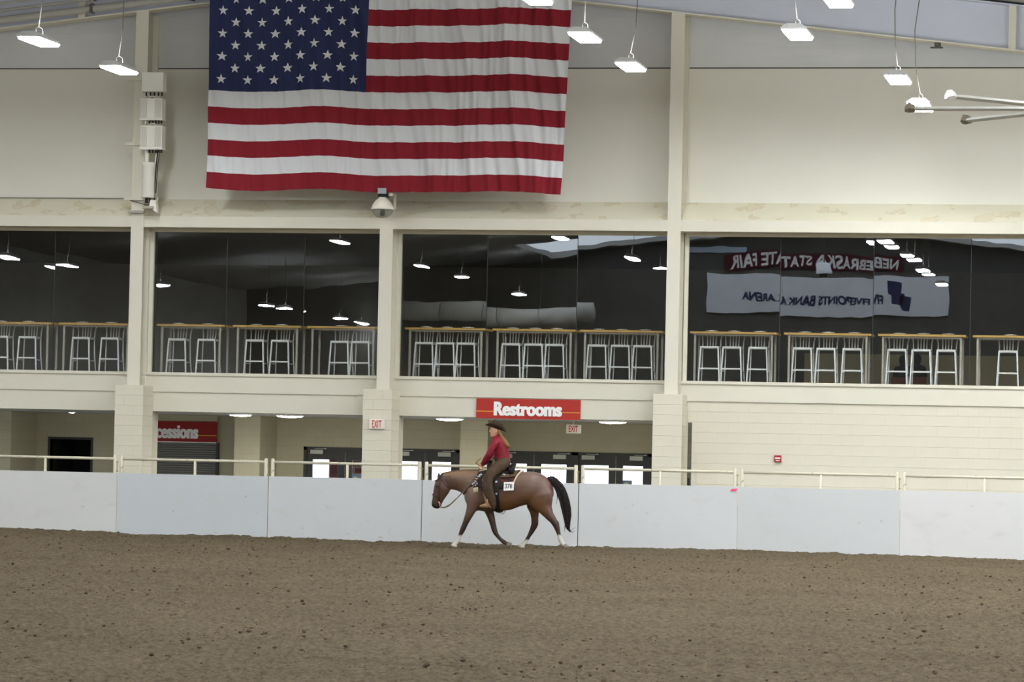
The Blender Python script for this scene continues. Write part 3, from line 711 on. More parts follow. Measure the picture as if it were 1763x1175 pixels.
for xrow, far in ROWS.items():
    ys_ = [-2.7 - 4.5 * k for k in range(8)] + list(far)
    for k, y in enumerate(ys_):
        if xrow == -7.35 and k < 2 or xrow == 2.85 and k < 3 or xrow == 7.4 and k < 2: continue
        lamp_at(xrow + random.uniform(-.1, .1), y, min(8.85, zraf(xrow) - 0.9) + random.uniform(-.03, .03), 'lit high bay lamp outside the frame; some mirrored, right rows added for brightness', 0.04)

# ------------------------------------------------------------------ ceiling fan at the right edge
fx, fy, fz = PX(1562, 187, -6) + 2.85, -6.0, PZH(1562, 187, -6)
fan = empty('ceiling_fan', (fx, fy, fz), 'large white ceiling fan whose blade tips enter at the right edge', 'fan')
fan_m = mat('fan_white', (196, 196, 190), 0.45); tip_m = mat('fan_tip_grey', (120, 112, 96), 0.5); tip_w = mat('fan_tip_white', (236, 236, 232), 0.4)
MB().lathe((fx, fy, fz), [(0.1, 0.5), (0.22, 0.42), (0.3, 0.1), (0.3, -0.08), (0.1, -0.14)], 20).build('hub', fan_m, fan, True)
MB().tube([(fx, fy, fz + 0.45), (fx, fy, zroof(fx))], 0.05, 10).build('downrod', fan_m, fan, True)
for k in range(8):
    an = math.pi + k * math.pi / 4
    d = Vector((math.cos(an), math.sin(an), 0)); s_ = Vector((-d.y, d.x, 0)); c0 = Vector((fx, fy, fz))
    prof = [(-0.08, -0.03), (-0.03, 0.03), (0.04, 0.034), (0.09, -0.01), (0.03, -0.035), (-0.03, -0.038)]
    bl = MB().rings([[c0 + d * t + s_ * p + Vector((0, 0, q)) for p, q in prof] for t in (0.25, 2.72)]).build('blade', fan_m, fan)
    e = c0 + d * 2.72
    MB().rings([[e + d * t + s_ * p * w_ + Vector((0, 0, q * w_ + up)) for p, q in ((-0.09, -0.06), (-0.05, 0.07), (0.05, 0.07), (0.10, -0.02), (0.0, -0.08))] for t, w_, up in ((0.0, 0.8, 0), (0.10, 1.15, 0.02), (0.17, 0.6, -0.01))]).build('blade_tip', tip_w if k == 1 else tip_m, bl)

# ------------------------------------------------------------------ antenna equipment on the left column
xa = (COLS[0][0] + COLS[0][1]) / 2
eq_m = mat('equipment_white', (238, 236, 226), 0.4); grille_m = mat('equipment_grille', (196, 194, 182), 0.6)
YE = YC - 0.36
def eqx(x, y): return PX(x, y, YE)
def eqz(y, x=260): return PZH(x, y, YE)
tray = empty('mounting_frame', (xa, YC, eqz(365)), 'cream steel mounting frame of the antennas on the column', 'bracket')
B(eqx(247, 200), eqx(251, 200), YC - 0.12, YC - 0.06, eqz(345), eqz(130)).box(eqx(263, 200), eqx(267, 200), YC - 0.12, YC - 0.06, eqz(345), eqz(130)).build('upright', cream, tray)
for yy in (133, 245, 340):
    B(COLS[0][0] - 0.14, COLS[0][1] + 0.3, YC - 0.07, YC - 0.001, eqz(yy + 3), eqz(yy - 3)).build('crossbar', cream, tray)
B(COLS[0][0] - 0.05, COLS[0][1] + 0.02, YC - 0.1, YC - 0.001, eqz(365, 236), eqz(361, 236)).build('bottom_plate', mat('bracket_grey', (176, 172, 160)), tray)
B(eqx(244, 357), eqx(262, 357), YE + 0.02, YC - 0.05, eqz(359), eqz(355)).build('shelf_plate', mat('bracket_grey', (176, 172, 160)), tray)
MB().prism([(eqx(256, 345), YE + 0.1, eqz(344)), (eqx(265, 345), YE + 0.1, eqz(344)), (eqx(268, 350), YE + 0.1, eqz(366)), (eqx(254, 350), YE + 0.1, eqz(356))], (0, 0.15, 0)).build('tilt_arm', eq_m, tray)
tc_ = MB().tube([(eqx(268, 257), YE + 0.15, eqz(257)), (eqx(266, 285), YE + 0.12, eqz(285)), (eqx(263, 320), YE + 0.14, eqz(320)), (eqx(262, 345), YE + 0.16, eqz(345))], 0.012, 6)
tc_.tube([(eqx(271, 257), YE + 0.15, eqz(257)), (eqx(268, 290), YE + 0.12, eqz(290)), (eqx(265, 330), YE + 0.14, eqz(332))], 0.009, 6)
tc_.build('cable', rubber, tray, True)
MB().tube([(COLS[0][0] - 0.02, YU - 0.03, PZH(226, 341, YU)), (COLS[0][0] - 0.02, YC - 0.03, eqz(343, 228)), (eqx(240, 348), YC - 0.1, eqz(350)), (eqx(250, 350), YC - 0.12, eqz(352))], 0.01, 6).build('cable', cable_m, tray, True)
# top box
def hexbox(x0, x1, y0, y1, z0, z1, bev=0.012):
    m_ = MB(); m_.rings([[(x0 + i, y0 + j, z0), (x1 - i, y0 + j, z0), (x1 - i, y1, z0), (x0 + i, y1, z0)] if False else [(x0 + i, y0 + i, z), (x1 - i, y0 + i, z), (x1 - i, y1 - i, z), (x0 + i, y1 - i, z)] for i, z, j in ((bev, z0, 0), (0, z0 + bev, 0), (0, z1 - bev, 0), (bev, z1, 0))])
    return m_
tb = empty('junction_cabinet', (eqx(262, 160), YE, eqz(159)), 'white junction cabinet, topmost on the antenna column', 'cabinet')
hexbox(eqx(244.5, 140), eqx(281, 140), YE, YC - 0.12, eqz(158), eqz(124)).build('case', eq_m, tb)
for xx in (249, 256, 263, 270, 276):
    MB().tube([(eqx(xx, 158), YE + 0.12, eqz(158)), (eqx(xx, 158), YE + 0.12, eqz(164))], 0.016, 8).build('gland', rubber, tb)
for (y0, y1, lab) in ((168, 207, 'white ribbed radio unit, upper of two on the antenna column'), (215, 257.5, 'white ribbed radio unit, lower of two on the antenna column')):
    x0, x1, z0, z1 = eqx(241.5, y0 + 20), eqx(279, y0 + 20), eqz(y1), eqz(y0 + 1)
    o = empty('radio_unit', ((x0 + x1) / 2, YE, z0), lab, 'radio unit', 'radio units on the column')
    hexbox(x0, x1, YE, YC - 0.12, z0 + 0.03, z1).build('case', eq_m, o)
    B(x0 - 0.012, x1 + 0.012, YE - 0.012, YC - 0.13, z0, z0 + 0.035).build('base_lip', eq_m, o)
    w = x1 - x0
    for s0, s1 in ((0.03, 0.30), (0.66, 0.95)):
        gp = B(x0 + w * s0, x0 + w * s1, YE - 0.006, YE + 0.004, z0 + 0.06, z1 - 0.03).build('grille', grille_m, o)
        mb = MB(); n_ = 7
        for q in range(n_):
            xx = x0 + w * (s0 + (s1 - s0) * (q + 0.5) / n_); mb.box(xx - 0.004, xx + 0.004, YE - 0.012, YE - 0.005, z0 + 0.065, z1 - 0.035)
        tag(mb.build('fin', eq_m, gp), kind='stuff')
    MB().tube([(x0 + w * .40, YE + .05, z1 - .005), (x0 + w * .43, YE + .05, z1 + .04), (x0 + w * .62, YE + .05, z1 + .04), (x0 + w * .66, YE + .05, z1 - .005)], 0.012, 8).build('handle', eq_m, o, True)
    for q in (0.2, 0.38, 0.52, 0.66, 0.8, 0.92):
        MB().tube([(x0 + w * q, YE + .1, z0), (x0 + w * q, YE + .1, z0 - .06)], 0.02, 8).build('connector', eq_m if q == 0.2 else rubber, o)
cx, rr_ = eqx(252, 310), 0.135
o = empty('canister_antenna', (cx, YE + 0.14, eqz(341)), 'white cylindrical canister antenna, lowest on the column', 'antenna')
MB().lathe((cx, YE + 0.14, 0), [(rr_ * .95, eqz(340)), (rr_, eqz(339)), (rr_, eqz(285)), (rr_ * 1.08, eqz(284)), (rr_ * 1.08, eqz(280)), (rr_ * .9, eqz(278.5))], 24).build('radome', eq_m, o, True)
MB().tube([(cx - 0.05, YE + .14, eqz(279)), (cx - 0.05, YE + .16, eqz(258))], 0.045, 10).tube([(cx + 0.13, YE + .2, eqz(340)), (cx + 0.13, YE + .2, eqz(258))], 0.02, 8).build('mast', eq_m, o, True)
MB().tube([(cx - 0.03, YE + .14, eqz(340)), (cx - 0.03, YE + .14, eqz(349))], 0.03, 8).tube([(cx + 0.03, YE + .14, eqz(340)), (cx + 0.04, YE + .14, eqz(352))], 0.02, 8).build('connector', rubber, o)

# dome camera
YD = YC - 0.3
c = PY(658.5, 361, YD)
o = empty('dome_camera', (c.x, YD, c.z), 'white dome security camera under the bottom edge of the flag', 'camera')
R_ = 19.5 / 85.5
MB().lathe((c.x, YD, c.z), [(R_, 0.0), (R_, 0.012), (R_ * .93, 0.06), (R_ * .78, 0.13), (R_ * .55, 0.19), (R_ * .36, 0.215), (R_ * .36, 0.24)], 28).build('hood', mat('camera_cream', (240, 236, 220), 0.4), o, True)
dome_m = bpy.data.materials.new('dome_plastic'); dome_m.use_nodes = True
nt = dome_m.node_tree; nt.nodes.clear(); out = nt.nodes.new('ShaderNodeOutputMaterial'); mx = nt.nodes.new('ShaderNodeMixShader'); tr = nt.nodes.new('ShaderNodeBsdfTransparent'); gl = nt.nodes.new('ShaderNodeBsdfPrincipled')
tr.inputs[0].default_value = (0.8, 0.8, 0.78, 1); gl.inputs['Base Color'].default_value = (.55, .54, .5, 1); gl.inputs['Roughness'].default_value = 0.1; mx.inputs[0].default_value = 0.2
nt.links.new(tr.outputs[0], mx.inputs[1]); nt.links.new(gl.outputs[0], mx.inputs[2]); nt.links.new(mx.outputs[0], out.inputs[0])
MB().lathe((c.x, YD, c.z), [(R_ * .96, 0.0), (R_ * .92, -0.05), (R_ * .75, -0.11), (R_ * .45, -0.155), (0.01, -0.17)], 28).build('bubble', dome_m, o, True)
MB().lathe((c.x, YD, c.z), [(0.045, 0.0), (0.05, -0.05), (0.05, -0.11), (0.03, -0.125)], 14).build('lens_unit', rubber, o, True)
B(c.x - 0.085, c.x + 0.085, YD - 0.09, YD + 0.09, c.z + 0.31, c.z + 0.42).build('junction_box', mat('box_grey', (168, 172, 178), 0.5), o)
B(c.x - 0.09, c.x + 0.12, YD - 0.05, YD + 0.05, c.z + 0.24, c.z + 0.31).build('clamp', rubber, o)
B(c.x + 0.14, c.x + 0.21, YD - 0.03, YC + 0.03, c.z + 0.29, c.z + 0.33).box(c.x + 0.165, c.x + 0.2, YC - 0.05, YC + 0.02, c.z + 0.03, c.z + 0.31).box(c.x + 0.05, c.x + 0.2, YD - 0.02, YD + 0.02, c.z + 0.27, c.z + 0.31).build('wall_arm', cream, o)

# ------------------------------------------------------------------ tables, stools and plates of the lounge
YT = 2.72     # front edge of the tables
TABLES = [(0, -35, 88), (0, 101, 226), (1, 270, 385), (1, 400.5, 518), (1, 529, 650), (2, 697, 836), (2, 848, 990), (2, 998.5, 1140), (3, 1188, 1337), (3, 1350, 1500), (3, 1512, 1663), (3, 1675, 1830)]
STOOLS = [[-18, 30], [122.5, 172], [288, 339], [422, 466], [568, 604], [714, 749.5, 786], [863, 902, 938.5], [1011.5, 1051.5, 1090], [1205, 1244, 1288.5], [1365.5, 1406, 1450.7], [1528, 1569.7, 1612.7], [1719]]
WN = ['leftmost window', 'window left of dome camera', 'window above Restrooms sign', 'rightmost window']
ORD = ['first', 'second', 'third', 'fourth']
def make_stool():
    """slat back bar stool, origin at the floor under the seat centre; looks to -Y"""
    o = empty('bar_stool', (0, 0, 0))
    hw, hd, sh_ = 0.185, 0.185, 0.765
    MB().rings([[(-hw * i, -hd * i, z), (hw * i, -hd * i, z), (hw * i, hd * i, z), (-hw * i, hd * i, z)] for i, z in ((0.97, sh_ - 0.045), (1, sh_ - 0.035), (1, sh_ - 0.008), (0.95, sh_), (0.6, sh_ - 0.012))]).build('seat', alum, o)
    for sx in (-1, 1):
        MB().bar((sx * (hw - 0.012), -hd + 0.012, sh_ - 0.04), (sx * (hw + 0.025), -hd - 0.01, 0), 0.028, 0.028).build('leg', alum, o)
        MB().tube([(sx * (hw + 0.02), hd + 0.06, 0), (sx * (hw), hd + 0.0, 0.35), (sx * (hw - 0.01), hd - 0.005, sh_ - 0.03), (sx * (hw - 0.005), hd + 0.015, sh_ + 0.12), (sx * (hw + 0.02), hd + 0.05, sh_ + 0.265)], 0.014, 6).build('leg', alum, o)
    B(-hw - 0.005, hw + 0.005, -hd - 0.012, -hd + 0.012, 0.305, 0.335).build('footrest', alum, o)
    for sx in (-1, 1): MB().bar((sx * (hw + 0.01), -hd, 0.28), (sx * (hw + 0.01), hd + 0.01, 0.28), 0.022, 0.022).build('stretcher', alum, o)
    for q in (-0.085, -0.03, 0.025, 0.08):
        MB().bar((q, hd - 0.005, sh_ - 0.02), (q * 1.1, hd + 0.052, sh_ + 0.26), 0.022, 0.010, up=(0, 1, 0)).build('back_slat', alum, o)
    MB().tube([(-hw - 0.02, hd + 0.05, sh_ + 0.265), (-0.08, hd + 0.07, sh_ + 0.27), (0.08, hd + 0.07, sh_ + 0.27), (hw + 0.02, hd + 0.05, sh_ + 0.265)], 0.018, 6).build('top_rail', alum, o)
    return o
stool0 = make_stool(); stool_used = False
pl0 = None; cnt = {}
for (bay, xa_, xb_), sts in zip(TABLES, STOOLS):
    n = cnt.get(bay, 0); cnt[bay] = n + 1
    a, b = PX(xa_, 565, YT), PX(xb_, 567, YT)
    zt = Z_LF + 1.045
    tlab = '%s table, %s' % (ORD[n], WN[bay])
    t = empty('bar_table', ((a + b) / 2, YT + 0.4, Z_LF), 'tall wood-edged steel bar table, ' + tlab, 'table', 'bar tables along the lounge windows')
    B(a, b, YT, YT + 0.75, zt - 0.04, zt).build('table_top', wood_top, t)
    ins = 0.075
    for x_ in (a + ins + 0.02, b - ins - 0.02):
        for y_ in (YT + 0.08, YT + 0.67):
            B(x_ - 0.02, x_ + 0.02, y_ - 0.02, y_ + 0.02, Z_LF, zt - 0.04).build('leg', table_metal, t)
    B(a + ins, b - ins, YT + 0.07, YT + 0.09, zt - 0.075, zt - 0.04).box(a + ins, b - ins, YT + 0.66, YT + 0.68, zt - 0.075, zt - 0.04).build('apron', table_metal, t)
    for k, sx in enumerate(sts):
        pos = 'only' if len(sts) == 1 else (['left', 'right'][k] if len(sts) == 2 else ['left', 'middle', 'right'][k])
        ys_ = YT + 0.40
        x_ = (PX(sx + 1, 592, ys_ - 0.185) + PX(sx + 31.5, 592, ys_ - 0.185)) / 2
        if not stool_used: s = stool0; s.location = (x_, ys_, Z_LF); stool_used = True
        else: s = copy_tree(stool0, loc=(x_, ys_, Z_LF))
        s.rotation_euler.z = random.uniform(-0.03, 0.03)
        tag(s, 'silver slat-back bar stool, %s at %s' % (pos, tlab), 'stool', 'bar stools along the lounge windows')
        if pl0 is None:
            pl0 = empty('plate', (0, 0, 0)); q = pl0
            MB().lathe((0, 0, 0), [(0.07, 0.0), (0.08, 0.004), (0.125, 0.018), (0.125, 0.022), (0.075, 0.010), (0.01, 0.009)], 20).build('dish', plate_m, q, True)
            MB().rings([[(-.06, -.03, .01), (.06, -.03, .01), (.06, .03, .01), (-.06, .03, .01)], [(-.05, -.02, .03), (.05, -.02, .03), (.05, .02, .03), (-.05, .02, .03)]]).build('napkin', white_ink, q)
        else: q = copy_tree(pl0)
        q.location = (x_ + 0.05 if x_ + 0.2 < b else b - 0.15, YT + 0.16, zt)
        tag(q, 'white plate before the %s stool at %s' % (pos, tlab), 'plate', 'white plates on the bar tables')

# ------------------------------------------------------------------ two guests deep in the lounge, seen from behind
skin = mat('skin', (214, 164, 140), 0.55)
def fuse(mb, name, voxel, smooth=6, fac=0.5):
    me = mb.mesh(name); ob = bpy.data.objects.new('tmp_' + name, me); COL.objects.link(ob)
    r = ob.modifiers.new('r', 'REMESH'); r.mode = 'VOXEL'; r.voxel_size = voxel
    if smooth:
        s_ = ob.modifiers.new('s', 'SMOOTH'); s_.iterations = smooth; s_.factor = fac
    dg = bpy.context.evaluated_depsgraph_get(); dg.update()
    me2 = bpy.data.meshes.new_from_object(ob.evaluated_get(dg)); me2.name = name
    bpy.data.objects.remove(ob)
    for p in me2.polygons: p.use_smooth = True
    return me2
hair_dark = mat('dark_hair', (40, 32, 30), 0.6); dark_cloth = mat('dark_clothing', (44, 42, 48), 0.9); chair_red = mat('red_brown_chair', (150, 84, 60), 0.6)
for (px_, py_, lab) in ((1555, 612, 'left of the two seated guests in dark clothes deep in the lounge'), (1579, 610, 'right of the two seated guests in dark clothes deep in the lounge')):
    Yg_ = 15.2; hp = PY(px_, py_, Yg_); fl = Z_LF
    x = hp.x; ht = hp.z - fl
    o = empty('person', (x, Yg_, fl), lab, 'person', 'seated guests in the lounge')
    s_ = ht / 1.22
    mb = MB()
    Vv = lambda a, b, c_: Vector((x + a * s_, Yg_ + b * s_, fl + c_ * s_))
    mb.tube([Vv(0, 0.02, .44), Vv(0, 0, .60), Vv(0, 0, .80), Vv(0, .02, .90), Vv(0, .02, .95)], [(.12, .17), (.11, .16), (.12, .2), (.1, .2), (.05, .07)], 14, up=(0, 1, 0))
    mb.tube([Vv(0, .02, .92), Vv(0, .03, 1.0)], .055 * s_, 10)
    mb.tube([Vv(0, .03, .98), Vv(0, .03, 1.03), Vv(0, .03, 1.11), Vv(0, .03, 1.19), Vv(0, .03, 1.22)], [.05, .078, .088, .065, .02], 12)
    for sg in (-1, 1):
        mb.tube([Vv(sg * .18, .02, .86), Vv(sg * .24, .05, .64), Vv(sg * .16, .28, .62), Vv(sg * .12, .36, .62)], [.055, .045, .035, .03], 8)
        mb.tube([Vv(sg * .1, 0, .5), Vv(sg * .12, .42, .5), Vv(sg * .12, .44, .06), Vv(sg * .12, .56, .03)], [.085, .065, .05, .035], 8)
    me = fuse(mb, 'body', 0.025, 4); me.materials.append(dark_cloth)
    link('body', me, o, (0, 0, 0))
    MB().tube([Vv(0, -.0, .92), Vv(0, -.01, 1.0), Vv(0, .0, 1.1), Vv(0, .02, 1.19), Vv(0, .02, 1.235)], [.05, .085, .1, .08, .02], 12).build('hair', hair_dark, o, True)
    ch = empty('lounge_chair', (x, Yg_, fl), 'red-brown lounge chair under the %s seated guest' % lab.split()[0], 'chair', 'red-brown lounge chairs')
    B(x - .24, x + .24, Yg_ - .2, Yg_ + .3, fl + .38 * s_, fl + .44 * s_).build('seat', chair_red, ch)
    B(x - .24, x + .24, Yg_ - .25, Yg_ - .2, fl + .3, fl + .62 * s_).build('backrest', chair_red, ch)
    for sx in (-.22, .22):
        for sy in (-.22, .27): B(x + sx - .02, x + sx + .02, Yg_ + sy - .02, Yg_ + sy + .02, fl, fl + .4 * s_).build('leg', dark_cloth, ch)

# ------------------------------------------------------------------ far end of the arena (mirrored in the windows)
YV = 2 * YG - YB            # where the mirror image of the far wall stands
def rx(x, y=500): return PX(x, y, YV)
def rz(y, x=1420): return PZH(x, y, YV)
ban = mat('white_banner', (236, 238, 244), 0.6, emit=None)
navy = mat('navy_print', (36, 44, 92), 0.6); maroon = mat('maroon_banner', (84, 22, 34), 0.6)
Yb_ = YB + 0.12
o = empty('arena_banner', ((rx(1243) + rx(1612)) / 2, Yb_, rz(538)), 'long white banner reading FivePoints Bank Arena mirrored in the glass', 'banner')
B(rx(1243), rx(1612), YB + 0.02, Yb_, rz(538), rz(472)).build('panel', ban, o)
text_mb('FIVEPOINTS BANK ARENA', rx(1304), rx(1500), rz(511), rz(504) - rz(518.5), Yb_, 0.035, face=1, depth=0.02).build('lettering', navy, o)
lx, lz = rx(1493), rz(516)
for (x0, x1, y0, y1) in ((1508, 1528, 483, 501), (1516, 1533, 503, 518), (1531, 1544, 509, 527)):
    MB().prism([(rx(x0), Yb_, rz(y1)), (rx(x1), Yb_, rz(y1) - 0.05), (rx(x1) + 0.06, Yb_, rz(y0)), (rx(x0) - 0.08, Yb_, rz(y0) + 0.06)], (0, 0.02, 0)).build('logo_shape', navy, o)
o = empty('fair_banner', ((rx(1274) + rx(1534)) / 2, Yb_, rz(456)), 'maroon arched banner reading Nebraska State Fair mirrored in the glass', 'banner')
cx0, cx1 = rx(1274), rx(1534); zlo, zhi = rz(456), rz(430)
def arch(xx): u = (xx - cx0) / (cx1 - cx0) * 2 - 1; return -0.28 * u * u
MB().grid(lambda u, v: (cx0 + u * (cx1 - cx0), Yb_, zlo + v * (zhi - zlo) + arch(cx0 + u * (cx1 - cx0))), 30, 1).build('panel', maroon, o)
mb = text_mb('NEBRASKA STATE FAIR', cx0 + 0.2, cx1 - 0.2, (zlo + zhi) / 2, (zhi - zlo) * 0.72, Yb_, 0.03, face=1, depth=0.02)
mb.v = [(v[0], v[1], v[2] + arch(v[0])) for v in mb.v]
mb.build('lettering', white_ink, o)
# round duct and hanging dome at the far end
o = empty('ventilation_duct', (rx(830), YB + 4, rz(560, 830)), 'fat pale ventilation duct mirrored in the windows', 'duct')
duct_m = mat('pale_duct', (210, 208, 198), 0.5)
zz = PZH(830, 542, YV - 4); xx0, xx1 = PX(640, 540, YV - 4), PX(1000, 540, YV - 4)
seg = (xx1 - xx0) / 5
for k in range(5):
    MB().lathe((xx0 + k * seg, YB + 4, zz), [(0.42, 0.0), (0.44, 0.03), (0.43, 0.06), (0.43, seg - 0.02)], 20, 'x').build('duct_section', duct_m, o, True)
for k in range(3):
    x_ = xx0 + (k + .5) * seg * 1.6; MB().tube([(x_, YB + 4, zz + 0.4), (x_, YB + 4, zroof(x_))], 0.02, 6).build('hanger', cable_m, o)
Ysp = YB + 3; c = PY(1422, 457, 2 * YG - Ysp)
o = empty('hanging_speaker', (c.x, Ysp, c.z), 'white bell-shaped speaker hanging before the mirrored banners', 'speaker')
MB().lathe((c.x, Ysp, c.z), [(0.33, -0.15), (0.33, -0.1), (0.24, 0.22), (0.12, 0.26)], 20).build('bell', ban, o, True)
MB().lathe((c.x, Ysp, c.z), [(0.14, -0.32), (0.16, -0.15)], 16).build('driver', rubber, o, True)
MB().tube([(c.x, Ysp, c.z + 0.25), (c.x, Ysp, zroof(c.x))], 0.02, 6).build('hanger', cable_m, o)
o = B(rx(1150, 410), rx(1310, 410), YB + 0.02, YB + 0.08, rz(434, 1190), zroof(rx(1150)) - 0.05).build('daylight_patch', mat('daylight_pale_blue', (196, 212, 230), 0.5), origin=(rx(1150), YB, rz(434, 1190)))  # daylight at the far end put into a pale blue colour
tag(o, 'pale blue panel painted as daylight, mirrored at the top corner of the window', 'panel')

# ------------------------------------------------------------------ horse and rider
YHS = -2.95
KZ = 1306 / 300.0
def HP(zx, zy, dy=0.0):
    """point of the horse's (or rider's) side view, dy metres towards (-) or away from (+) the viewer"""
    return PY(720 + zx / KZ, 700 + zy / KZ, YHS + dy)
PXM = (HP(700, 600).z - HP(700, 700).z) / 100.0      # metres per side-view unit
def zoomxy(p):
    x, y = proj(p); return (x - 720) * KZ, (y - 700) * KZ
def section(top, bot, hw, dy=0.0, n=22, pw=0.88):
    a = HP(top[0], top[1], dy); b = HP(bot[0], bot[1], dy); c = (a + b) / 2; v = (a - b) / 2
    ring = []
    for i in range(n):
        t = 2 * math.pi * i / n; co, si = math.cos(t), math.sin(t)
        co = math.copysign(abs(co) ** pw, co); si = math.copysign(abs(si) ** pw, si)
        ring.append(c + v * co + Vector((0, hw * si, 0)))
    return ring
def limb(mb, pts, n=12):
    """pts: (zx, zy, dy, half depth in the side view, half width)"""
    P = [HP(p[0], p[1], p[2]) for p in pts]
    rings = []
    for k, p in enumerate(P):
        t = (P[min(k + 1, len(P) - 1)] - P[max(k - 1, 0)]).normalized()
        b = Vector((0, 1, 0)); b = (b - t * b.dot(t)).normalized(); a = b.cross(t)
        rings.append([p + a * (math.cos(2 * math.pi * i / n) * pts[k][3]) + b * (math.sin(2 * math.pi * i / n) * pts[k][4]) for i in range(n)])
    mb.rings(rings)
TR = [(350, 640, 700, .08), (366, 600, 735, .15), (400, 545, 762, .205), (450, 500, 782, .24), (500, 488, 790, .268), (560, 494, 790, .285), (630, 503, 787, .296), (700, 503, 776, .298),
      (760, 496, 752, .29), (815, 489, 738, .285), (865, 489, 745, .285), (915, 502, 750, .27), (958, 528, 738, .24), (992, 570, 712, .18), (1010, 612, 680, .10)]
mb = MB()
mb.rings([section((x, t), (x, b), w) for x, t, b, w in TR])
NK = [((470, 486), (420, 742), .19), ((425, 482), (362, 690), .15), ((370, 483), (330, 652), .115), ((310, 485), (290, 632), .092), ((250, 491), (248, 624), .08), ((205, 501), (225, 614), .076), ((170, 515), (205, 600), .062)]
mb.rings([section(t, b, w, pw=0.95) for t, b, w in NK])
HD = [((178, 508), (225, 590), .058), ((148, 533), (240, 614), .085), ((126, 572), (238, 636), .102), ((117, 612), (222, 662), .092), ((111, 652), (200, 692), .074), ((106, 690), (184, 718), .062), ((100, 718), (175, 740), .058), ((98, 738), (170, 754), .057), ((106, 754), (160, 764), .048), ((122, 765), (150, 770), .03)]
mb.rings([section(t, b, w, pw=0.92) for t, b, w in HD])
# ears
for (bx_, by_, tx_, ty_, dy) in ((152, 545, 157, 486, -.065), (172, 540, 184, 491, .06)):
    limb(mb, [(bx_, by_, dy * .8, .03, .03), ((bx_ * .6 + tx_ * .4), (by_ * .6 + ty_ * .4), dy, .034, .022), ((bx_ * .25 + tx_ * .75), (by_ * .25 + ty_ * .75), dy * 1.1, .022, .014), (tx_, ty_, dy * 1.1, .005, .005)], 10)
# shoulder, haunch masses
limb(mb, [(415, 560, -.14, .10, .08), (420, 640, -.17, .15, .10), (415, 710, -.17, .14, .09), (405, 770, -.15, .10, .075)], 14)
limb(mb, [(415, 560, .14, .10, .08), (425, 640, .17, .15, .10), (440, 710, .17, .14, .09), (470, 770, .15, .10, .075)], 14)
limb(mb, [(890, 600, -.06, .13, .10), (905, 640, -.13, .21, .13), (915, 675, -.155, .235, .125), (925, 720, -.15, .22, .115), (945, 770, -.14, .15, .09)], 16)
limb(mb, [(890, 600, .06, .13, .10), (895, 640, .13, .21, .13), (895, 675, .155, .235, .125), (880, 720, .15, .20, .115), (872, 780, .14, .12, .09)], 16)
# legs
NF = [(412, 735, -.15, .13, .085), (395, 780, -.15, .092, .07), (376, 825, -.15, .072, .06), (352, 880, -.15, .054, .05), (334, 922, -.15, .053, .05), (324, 945, -.15, .046, .045), (312, 972, -.15, .035, .034), (302, 998, -.15, .035, .034), (295, 1012, -.15, .043, .042), (284, 1026, -.15, .036, .038), (276, 1036, -.15, .043, .045)]
FF = [(500, 730, .14, .12, .08), (530, 780, .14, .088, .07), (548, 835, .14, .070, .06), (562, 890, .14, .055, .05), (572, 930, .14, .055, .05), (582, 954, .14, .046, .045), (602, 982, .14, .036, .034), (626, 1006, .14, .036, .034), (640, 1016, .14, .045, .042), (656, 1026, .14, .036, .038), (668, 1034, .14, .042, .043)]
NH = [(935, 725, -.15, .17, .10), (955, 775, -.15, .13, .085), (985, 822, -.15, .088, .068), (1014, 858, -.15, .070, .055), (1032, 886, -.15, .066, .05), (1043, 918, -.15, .053, .046), (1052, 950, -.15, .040, .038), (1062, 988, -.15, .040, .037), (1070, 1010, -.15, .048, .044), (1084, 1030, -.15, .038, .038), (1096, 1042, -.15, .044, .044)]
FH = [(868, 750, .15, .14, .09), (872, 800, .15, .085, .075), (874, 845, .15, .068, .06), (873, 880, .15, .064, .053), (864, 908, .15, .060, .05), (850, 938, .15, .050, .045), (832, 970, .15, .038, .036), (816, 1000, .15, .038, .036), (806, 1016, .15, .046, .042), (791, 1030, .15, .037, .038), (781, 1040, .15, .044, .044)]
for L_ in (NF, FF, NH, FH): limb(mb, L_, 14)
# points of the hocks
limb(mb, [(1000, 835, -.15, .03, .03), (1046, 872, -.15, .032, .028), (1050, 900, -.15, .026, .03), (1048, 930, -.15, .02, .03)], 10)
limb(mb, [(890, 850, .15, .03, .03), (889, 888, .15, .032, .028), (876, 918, .15, .026, .03)], 10)
hm = fuse(mb, 'body', 0.013, 14, 0.5)
